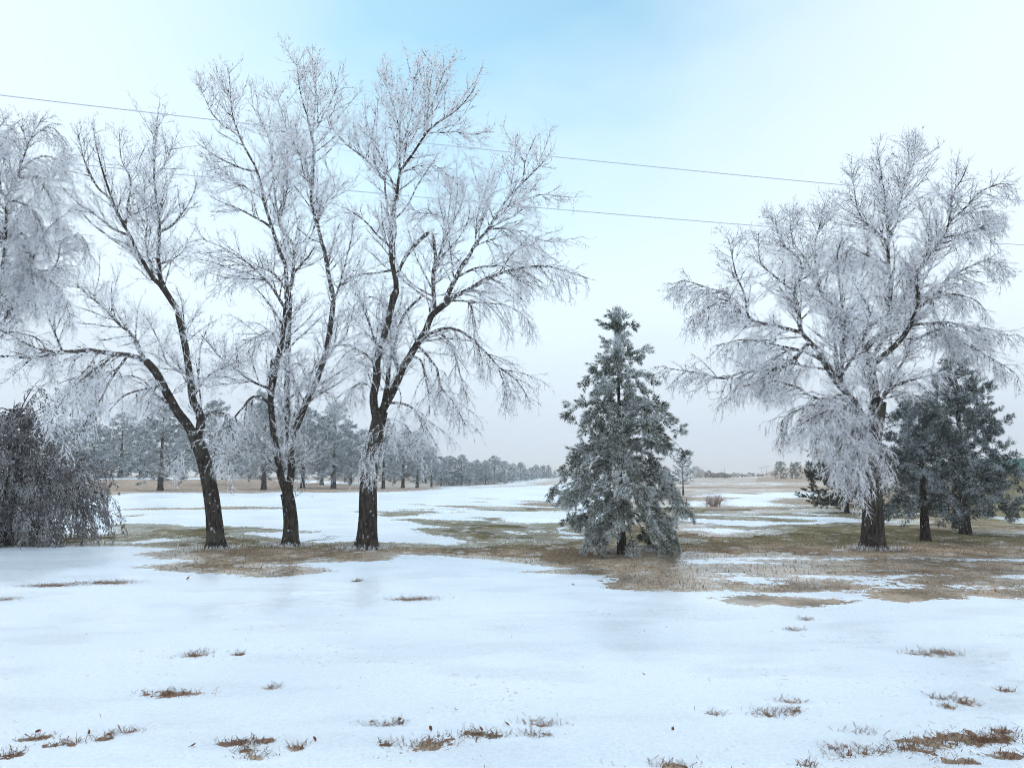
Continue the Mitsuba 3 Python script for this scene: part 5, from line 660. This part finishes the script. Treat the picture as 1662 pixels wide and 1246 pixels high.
FAR = dict(sub=(2.4, 1.0), shoot=(0.38, 2.6), per=10, nl=0.30, nw=0.10, rimed=0.42, droop=0.1, spread=(35, 75), rise=0.2)
for i in range(3):
    plant_group(f'row_pine_{i}', 10.0, 1.1 + 0.4 * i, 2.8 + 0.25 * i, 60 + i, 70, 'blue_needles', -0.05, 0.6, 0.24, **FAR)
for i in range(2):
    plant_group(f'row_spruce_{i}', 10.0, 0.35, 3.3 + 0.4 * i, 70 + i, 80, 'blue_needles', -0.15, 0.75, 0.22, **FAR)
ORD = ['first', 'second', 'third', 'fourth', 'fifth', 'sixth', 'seventh', 'eighth', 'ninth', 'tenth', 'eleventh', 'twelfth', 'thirteenth', 'fourteenth', 'fifteenth', 'sixteenth', 'seventeenth', 'eighteenth', 'nineteenth']
rng = np.random.default_rng(77)
back, hedge = [], []
for i, (x, y, h, kind) in enumerate(ROW_PINES):
    name = 'row_pine' if kind == 'p' else 'row_spruce'
    key = new_name('frosted_' + name.split('_')[1] + '_in_row') if False else new_name('distant_pine' if kind == 'p' else 'distant_spruce')
    labels[key] = {}
    s = h / 10.0
    w = s * rng.uniform(0.95, 1.2) * (1.45 if kind == 's' else 1.1)
    scene[key] = {'type': 'instance', 'to_world': T().translate([x, y, float(ground_z(x, y)) - 0.05]).rotate([0, 0, 1], float(rng.uniform(0, 360))).scale([w, w, s]),
                  'group': {'type': 'ref', 'id': f'{name}_{i % (3 if kind == "p" else 2)}'}}
    if kind == 'p' and i < 10:
        tag(key, ROW_LABELS[i], 'pine tree')
    elif y < 125 or x < -20:
        back.append((x / y, key))
    else:
        hedge.append((x / y, key))

for k, (_, key) in enumerate(sorted(back)):
    tag(key, f'frosted conifer, {ORD[k]} from the left in the back row behind the dark legged pines', 'conifer', 'conifers of the back row on the left')
for k, (_, key) in enumerate(sorted(hedge)):
    tag(key, f'small frosted conifer, {ORD[k]} from the left in the long hedge row shrinking into the distance', 'conifer', 'conifers of the distant hedge row')

# far right: rounded frosted junipers, hazy bushes, white trees, poles
rng = np.random.default_rng(91)


def puff(w, h, n, rng, size):
    """An open bush: many small twig shoots filling a rounded crown."""
    u = unit(rng.normal(size=(n, 3))) * rng.uniform(0.25, 1, (n, 1)) ** 0.4
    p = u * [w / 2, w / 2, h / 2] + [0, 0, h * 0.52]
    d = unit(u * [1, 1, 0.8] + [0, 0, 0.6] + rng.normal(0, 0.4, (n, 3)))
    L = rng.uniform(0.6, 1.3, n) * size
    P = bend(p - d * L[:, None] * 0.5, d, L, 3, np.zeros(n), 0.4, rng)
    R = np.tile([1.0, 0.8, 0.3], (n, 1)) * size * 0.085
    return tubes(P, R, 3)


def bush(name, label, cat, x, y, w, h, n, size, material, group=None, stem=0.1):
    key = new_name(name)
    tag(key, label, cat, group)
    z0 = float(ground_z(x, y))
    v, f = puff(w, h, n, rng, size)
    put(f'{key}__crown', (v + [x, y, z0], f), material, False)
    put(f'{key}__stem', pine_trunk(x, y, z0, z0 + h * 0.6, stem), 'bark', True)


for k, (x, y, w, h) in enumerate(((88.4, 266, 3.4, 5.0), (92.0, 262, 3.6, 4.6), (95.5, 258, 3.8, 4.7), (99.5, 254, 3.8, 4.3), (103.5, 250, 3.8, 4.4), (107.5, 246, 3.8, 4.2))):
    near_conifer('distant_juniper', f'dense grey juniper, {ORD[k]} from the left in the clump by the broad white tree', 'juniper', x, y, h, 0.2, w / 2 + 0.5, 200 + k, 34, 'blue_needles', trunk_r=0.15, shape=0.4, upsweep=0.25, sub=(1.6, 0.9), shoot=(0.5, 1.6), per=12, nl=0.4, nw=0.13, droop=0.0)
    labels[list(k_ for k_ in labels if k_.startswith('distant_juniper') and '__' not in k_)[-1]]['group'] = 'junipers of the far clump'
for k, px in enumerate((1128, 1135)):
    Y = 352
    bush('hazy_white_tree', ('hazy white frosted tree nearer the lone pine at the far field edge', 'second hazy white frosted tree, lower and right of the other')[k], 'tree', (px - 831) / 1304 * Y, Y, 4.6 - k, 5.2 - 1.2 * k, 700, 0.9, 'far_rime')
for k, (px, w, h) in enumerate(((1143, 1.8, 2.7), (1148.5, 2.4, 3.4), (1155, 2.6, 2.4), (1162, 3.2, 2.2), (1169, 3.4, 2.6), (1174, 2.4, 2.2), (1179, 2.6, 1.9))):
    Y = 356
    bush('field_edge_bush', f'low grey leafless bush, {ORD[k]} from the left along the far field edge around the pole', 'bush', (px - 831) / 1304 * Y, Y, w, h, 420, 0.6, 'far_bush', 'grey bushes along the far field edge')
for k, px in enumerate((1184, 1189, 1195, 1202, 1208, 1214, 1220, 1228, 1234, 1251, 1256)):
    Y = 400 + 7 * k
    bush('hill_shrub', f'small dark shrub, {ORD[k]} from the left in the line climbing the far hill', 'shrub', (px - 831) / 1304 * Y, Y, 1.9 + 0.5 * (k % 3), 1.7 + 0.3 * ((k * 7) % 4), 260, 0.55, 'far_bush', 'dark shrubs lined up along the far hill')


def pole(name, label, x, y, h, r, arms=()):
    key = new_name(name)
    tag(key, label, 'utility pole')
    z0 = float(ground_z(x, y))
    put(f'{key}__post', pine_trunk(x, y, z0, z0 + h, r), 'weathered_pole', True)
    for za, wa in arms:
        b = trimesh.creation.box([wa, 0.16, 0.16])
        b.apply_translation([x, y - r - 0.085, z0 + h * za])
        put(f'{key}__crossarm', b, 'weathered_pole')


pole('utility_pole', 'single dark pole standing among the bushes of the far field edge', 86.8, 330.0, 5.1, 0.16)
pole('utility_pole', 'left pole of the far pair on the hill with crossarms', 150.3, 486.0, 6.0, 0.2, ((0.82, 4.2),))
pole('utility_pole', 'right pole of the far pair on the hill with crossarms', 153.1, 486.0, 6.2, 0.2, ((0.95, 3.0),))

# fence remains and the red twigged shrub in the field
for k, (x, y, h, ln, lb) in enumerate(((12.0, 50.0, 0.56, 0.01, 'rusty fence post at the left side of the red twigged shrub'), (12.72, 50.0, 0.46, 0.16, 'leaning rusty fence post at the right side of the red twigged shrub'),
                                        (11.94, 57.6, 0.48, 0.0, 'rusty fence post farthest left, near the lone pine'), (11.39, 53.0, 0.40, 0.0, 'short rusty fence post between the young pine and the shrub'))):
    key = new_name('fence_post')
    tag(key, lb, 'fence post')
    z0 = float(ground_z(x, y))
    a, b = np.array([x, y, z0 - 0.1]), np.array([x + ln, y, z0 + h])
    # a T section steel stake
    m = trimesh.util.concatenate([trimesh.creation.box([0.05, 0.012, h + 0.1]), trimesh.creation.box([0.012, 0.04, h + 0.1]).apply_translation([0, 0.0262, 0])])
    m.apply_translation([0, 0, (h + 0.1) / 2])
    m.vertices[:, 0] += m.vertices[:, 2] * ln / h
    m.apply_translation(a)
    scene[key] = mikit.ply(m, 'rust_post')
key = new_name('red_twigged_shrub')
tag(key, 'small leafless red twigged shrub between two fence posts in the field', 'shrub')
n = 130
az = rng.uniform(0, 2 * np.pi, n)
d = unit(np.stack([np.cos(az) * 0.6, np.sin(az) * 0.6, np.ones(n)], 1) + rng.normal(0, 0.15, (n, 3)))
z0 = float(ground_z(12.3, 49.5))
st = np.stack([12.3 + 0.12 * np.cos(az), 49.5 + 0.12 * np.sin(az), np.full(n, z0 - 0.03)], 1)
Q = bend(st, d, rng.uniform(0.5, 0.95, n), 5, np.full(n, 0.2), 0.3, rng)
QR = np.tile(np.linspace(0.009, 0.004, 5), (n, 1))
a_ = spawn(Q, QR, np.zeros(n), 6.0, rng, 0.3, 1.0)
W = bend(a_[0], side_dirs(a_[1], 25, 55, rng), rng.uniform(0.1, 0.25, len(a_[0])), 3, np.full(len(a_[0]), 0.1), 0.2, rng)
put(f'{key}__stems', tubes(Q, QR, 3), 'red_twigs'); put(f'{key}__twigs', tubes(W, np.tile([0.006, 0.005, 0.002], (len(W), 1)), 3), 'red_twigs')
tag(f'{key}__stems', kind='stuff'); tag(f'{key}__twigs', kind='stuff')

# ------------------------------------------------------------------ the shed at the right edge
key = new_name('metal_shed')
tag(key, 'tan metal shed with green roof at the right edge behind the pines', 'shed')
sx0, sx1, sy0, sy1, wh = 22.5, 33.4, 36.4, 43.4, 2.25
sz = float(ground_z(22.5, 36.4)) - 0.05
def shed_box(x0, x1, y0, y1, z0, z1):
    b = trimesh.creation.box([x1 - x0, y1 - y0, z1 - z0])
    b.apply_translation([(x0 + x1) / 2, (y0 + y1) / 2, (z0 + z1) / 2])
    return b
put(f'{key}__wall', shed_box(sx0, sx1, sy0, sy1, sz, sz + wh), 'tan_siding')
ns = 24
for k in range(ns):
    w = (sx1 - sx0) / ns
    put(f'{key}__wall__panel', shed_box(sx0 + k * w + 0.012, sx0 + (k + 1) * w - 0.012, sy0 - 0.018, sy0 - 0.001, sz + 0.04, sz + wh - 0.03), 'tan_siding')
for k in range(15):
    w = (sy1 - sy0) / 15
    put(f'{key}__wall__panel', shed_box(sx0 - 0.018, sx0 - 0.001, sy0 + k * w + 0.012, sy0 + (k + 1) * w - 0.012, sz + 0.04, sz + wh - 0.03), 'tan_siding')
ym, rz = (sy0 + sy1) / 2, 0.42
prof = [(sy0 - 0.35, wh - 0.10), (ym, wh + rz), (sy1 + 0.35, wh - 0.10), (sy1 + 0.35, wh - 0.02), (ym, wh + rz + 0.09), (sy0 - 0.35, wh - 0.02)]
rv = np.array([(xx, yy, sz + zz + 0.02) for xx in (sx0 - 0.3, sx1) for yy, zz in prof])
rf = []
for i in range(6):
    j = (i + 1) % 6
    rf += [[i, j, 6 + j], [i, 6 + j, 6 + i]]
rf += [[0, 1, 4], [0, 4, 5], [1, 2, 3], [1, 3, 4], [6, 10, 7], [6, 11, 10], [7, 9, 8], [7, 10, 9]]
put(f'{key}__roof', (rv, np.array(rf)), 'green_roofing')
sl = math.atan2(rz + 0.11, ym - sy0 + 0.35)
Lr = math.hypot(rz + 0.11, ym - sy0 + 0.35)
for k in range(27):
    b = trimesh.creation.box([0.04, Lr - 0.02, 0.03])
    b.apply_transform(trimesh.transformations.rotation_matrix(sl, [1, 0, 0]))
    b.apply_translation([sx0 - 0.27 + k * 0.41, (sy0 - 0.35 + ym) / 2, sz + (wh - 0.02 + wh + rz + 0.09) / 2 + 0.033])
    put(f'{key}__roof__rib', b, 'green_roofing')
gab = np.array([(sx0 - 0.004, sy0 + 0.02, sz + wh), (sx0 - 0.004, sy1 - 0.02, sz + wh), (sx0 - 0.004, ym, sz + wh + rz - 0.1), (sx0 + 0.1, sy0 + 0.02, sz + wh), (sx0 + 0.1, sy1 - 0.02, sz + wh), (sx0 + 0.1, ym, sz + wh + rz - 0.1)])
put(f'{key}__gable', (gab, np.array([[0, 2, 1], [3, 4, 5], [0, 3, 5], [0, 5, 2], [1, 2, 5], [1, 5, 4], [0, 1, 4], [0, 4, 3]])), 'tan_siding')
put(f'{key}__corner_trim', shed_box(sx0 - 0.03, sx0 + 0.09, sy0 - 0.03, sy0 + 0.09, sz, sz + wh - 0.02), 'tan_trim')
put(f'{key}__gutter', shed_box(sx0 - 0.3, sx1, sy0 - 0.47, sy0 - 0.355, sz + wh - 0.14, sz + wh - 0.03), 'green_roofing')

# ------------------------------------------------------------------ wires
for k, (zh, lb) in enumerate(((7.39, 'upper of the two frosted wires crossing the sky'), (6.48, 'lower of the two frosted wires crossing the sky'))):
    key = new_name('overhead_wire')
    tag(key, lb, 'wire')
    s = np.linspace(-1.6, 2.6, 60)
    P = np.stack([-7.35 + 17.6 * s, 11.0 + 4.5 * s, zh - 0.32 * s * (1 - s)], 1)
    scene[key] = mikit.ply(tubes(P[None], np.full((1, 60), 0.0072), 6, pointed=False), 'wire_rime', True)

# ------------------------------------------------------------------ grass blades, fallen branch, leaves
rng = np.random.default_rng(44)


def blades(x, y, h, w, rng, lean=0.45):
    n = len(x)
    z = ground_z(x, y)
    b = np.stack([x, y, z + 0.002], 1)
    az, la = rng.uniform(0, 2 * np.pi, n), rng.uniform(0.1, 1, n) * lean
    ld = np.stack([np.cos(az) * la, np.sin(az) * la, np.ones(n)], 1)
    mid = b + ld * (h * 0.55)[:, None]
    tip = b + unit(ld * [1.6, 1.6, 1.0]) * h[:, None]
    wv = np.stack([-np.sin(az + rng.normal(0, 0.8, n)), np.cos(az), np.zeros(n)], 1) * (w / 2)[:, None]
    v = np.stack([b - wv, b + wv, mid + wv * 0.8, mid - wv * 0.8, tip], 1).reshape(-1, 3)
    f = np.array([[0, 1, 2], [0, 2, 3], [3, 2, 4]])
    uv = np.stack([np.repeat(rng.uniform(0, 1, n), 5), np.tile([0, 0, 0.55, 0.55, 1.0], n)], 1)
    return (v, (f[None] + (np.arange(n) * 5)[:, None, None]).reshape(-1, 3)), uv


# tufts standing through the near snow
tx, ty = [], []
for (x0, y0, a, b, ang) in TUFTS:
    n = int(np.clip(a * b * 11000, 60, 2400))
    q = rng.normal(0, 0.55, (n, 2)) * [1.25, 1.3] + rng.normal(0, 0.35, (6, 2))[rng.integers(0, 6, n)]
    tx.append(x0 + q[:, 0] * a * math.cos(ang) - q[:, 1] * b * math.sin(ang))
    ty.append(y0 + q[:, 0] * a * math.sin(ang) + q[:, 1] * b * math.cos(ang))
for k in range(110):
    rr, aa = rng.uniform(5.4, 12), rng.uniform(-0.62, 0.62)
    n = rng.integers(2, 9)
    tx.append(rr * math.sin(aa) + rng.normal(0, 0.06, n)); ty.append(rr * math.cos(aa) + rng.normal(0, 0.04, n))
tx, ty = np.concatenate(tx), np.concatenate(ty)
m, uv = blades(tx, ty, rng.uniform(0.025, 0.085, len(tx)), rng.uniform(0.003, 0.006, len(tx)), rng, 2.2)
put('grass_tufts', m, 'red_blades', False, uv)
tag('grass_tufts', 'brown dry grass tufts poking through the near snow', 'grass', kind='stuff')
# standing straw on the bare strip
n = 120000
yy = rng.uniform(13.5, 27.0, n); xx = rng.uniform(-0.72, 0.72, n) * yy
cc = snow_depth(xx, yy)
ok = cc < rng.uniform(-0.4, 0.35, n)
xx, yy = xx[ok][:30000], yy[ok][:30000]
m, uv = blades(xx, yy, rng.uniform(0.025, 0.07, len(xx)), rng.uniform(0.006, 0.012, len(xx)), rng, 0.9)
put('dry_grass', m, 'dry_blades', False, uv)
tag('dry_grass', 'short straw coloured grass on the bare strip around the trees', 'grass', kind='stuff')
# rimed taller grass round the trunks
tx, ty = [], []
for (x0, y0) in ((-7.95, 21.8), (-6.15, 22.55), (-3.9, 21.8), (9.5, 21.45), (3.1, 21.0)):
    n = 420
    a, q = rng.uniform(0, 2 * np.pi, n), 0.3 + np.abs(rng.normal(0, 0.22, n))
    tx.append(x0 + 1.25 * q * np.cos(a)); ty.append(y0 + q * np.sin(a))
tx, ty = np.concatenate(tx), np.concatenate(ty)
m, uv = blades(tx, ty, rng.uniform(0.06, 0.17, len(tx)), rng.uniform(0.007, 0.013, len(tx)), rng, 0.6)
put('rimed_grass', m, 'rimed_blades', False, uv)
tag('rimed_grass', 'taller rime whitened grass around the feet of the trunks', 'grass', kind='stuff')

key = new_name('fallen_branch')
tag(key, 'thin fallen branch lying on the snow between the second and third trunk', 'branch')
pts, _ = resample([(-5.95, 23.5, .05), (-5.6, 23.5, .10), (-5.35, 23.7, .09), (-5.0, 24.0, .16)], 10)
pts[:, 2] += ground_z(pts[:, 0], pts[:, 1])
side, _ = resample([pts[4], pts[4] + [0.22, -0.1, 0.10], pts[4] + [0.5, -0.15, 0.12]], 10)
sd2, _ = resample([pts[6], pts[6] + [-0.2, 0.12, 0.10], pts[6] + [-0.42, 0.2, 0.06]], 10)
scene[key] = mikit.ply(tubes(np.stack([pts, side, sd2]), np.linspace(1, 0.35, 10) * np.array([[0.014], [0.009], [0.008]]), 5), 'limb_bark', True)

for k, (x, y, s) in enumerate(sorted(LEAVES, key=lambda q: q[0] / q[1])):
    key = new_name('fallen_leaf')
    tag(key, f'curled dark red fallen leaf on the near snow, {ORD[k]} from the left', 'leaf', 'fallen leaves on the snow')
    u = np.linspace(-1, 1, 7)
    g, h = np.meshgrid(u, np.linspace(-1, 1, 5), indexing='ij')
    wd = np.sqrt(np.clip(1 - g ** 2, 0.01, 1)) * 0.55
    L = np.stack([g * s, h * wd * s, s * (0.55 * (h * wd) ** 2 * 2 + 0.35 * g ** 2)], -1).reshape(-1, 3)
    i, j = np.meshgrid(np.arange(6), np.arange(4), indexing='ij')
    q = np.stack([i * 5 + j, (i + 1) * 5 + j, (i + 1) * 5 + j + 1, i * 5 + j + 1], -1).reshape(-1, 4)
    top = trimesh.Trimesh(L, np.vstack([q[:, :3], q[:, [0, 2, 3]]]), process=False)
    stem_ = trimesh.Trimesh(*tubes(np.array([[[-s, 0, .35 * s], [-1.3 * s, .1 * s, .5 * s], [-1.6 * s, .1 * s, .8 * s]]]), np.full((1, 3), 0.002), 4), process=False)
    mm = trimesh.util.concatenate([top, stem_])
    mm.apply_transform(trimesh.transformations.euler_matrix(rng.uniform(-0.9, 0.9), rng.uniform(-0.9, 0.9), rng.uniform(0, 6.28)))
    mm.apply_translation([x, y, float(ground_z(x, y)) + 0.03 - mm.vertices[:, 2].min() * 0.6])
    scene[key] = mikit.ply(mm, 'dead_leaf', True)

# ------------------------------------------------------------------ frost haze over the field
scene['haze_air'] = {'type': 'homogeneous', 'albedo': {'type': 'rgb', 'value': [0.95, 0.955, 0.96]}, 'sigma_t': HAZE}
scene['haze'] = {'type': 'cube', 'to_world': T().translate([0, 0, 4.5]).scale([2600, 2600, 18.5]), 'bsdf': {'type': 'null'}, 'interior': {'type': 'ref', 'id': 'haze_air'}}
tag('haze', 'thin frosty haze greying the far trees', 'haze', kind='stuff')
scene['camera']['medium'] = {'type': 'ref', 'id': 'haze_air'}
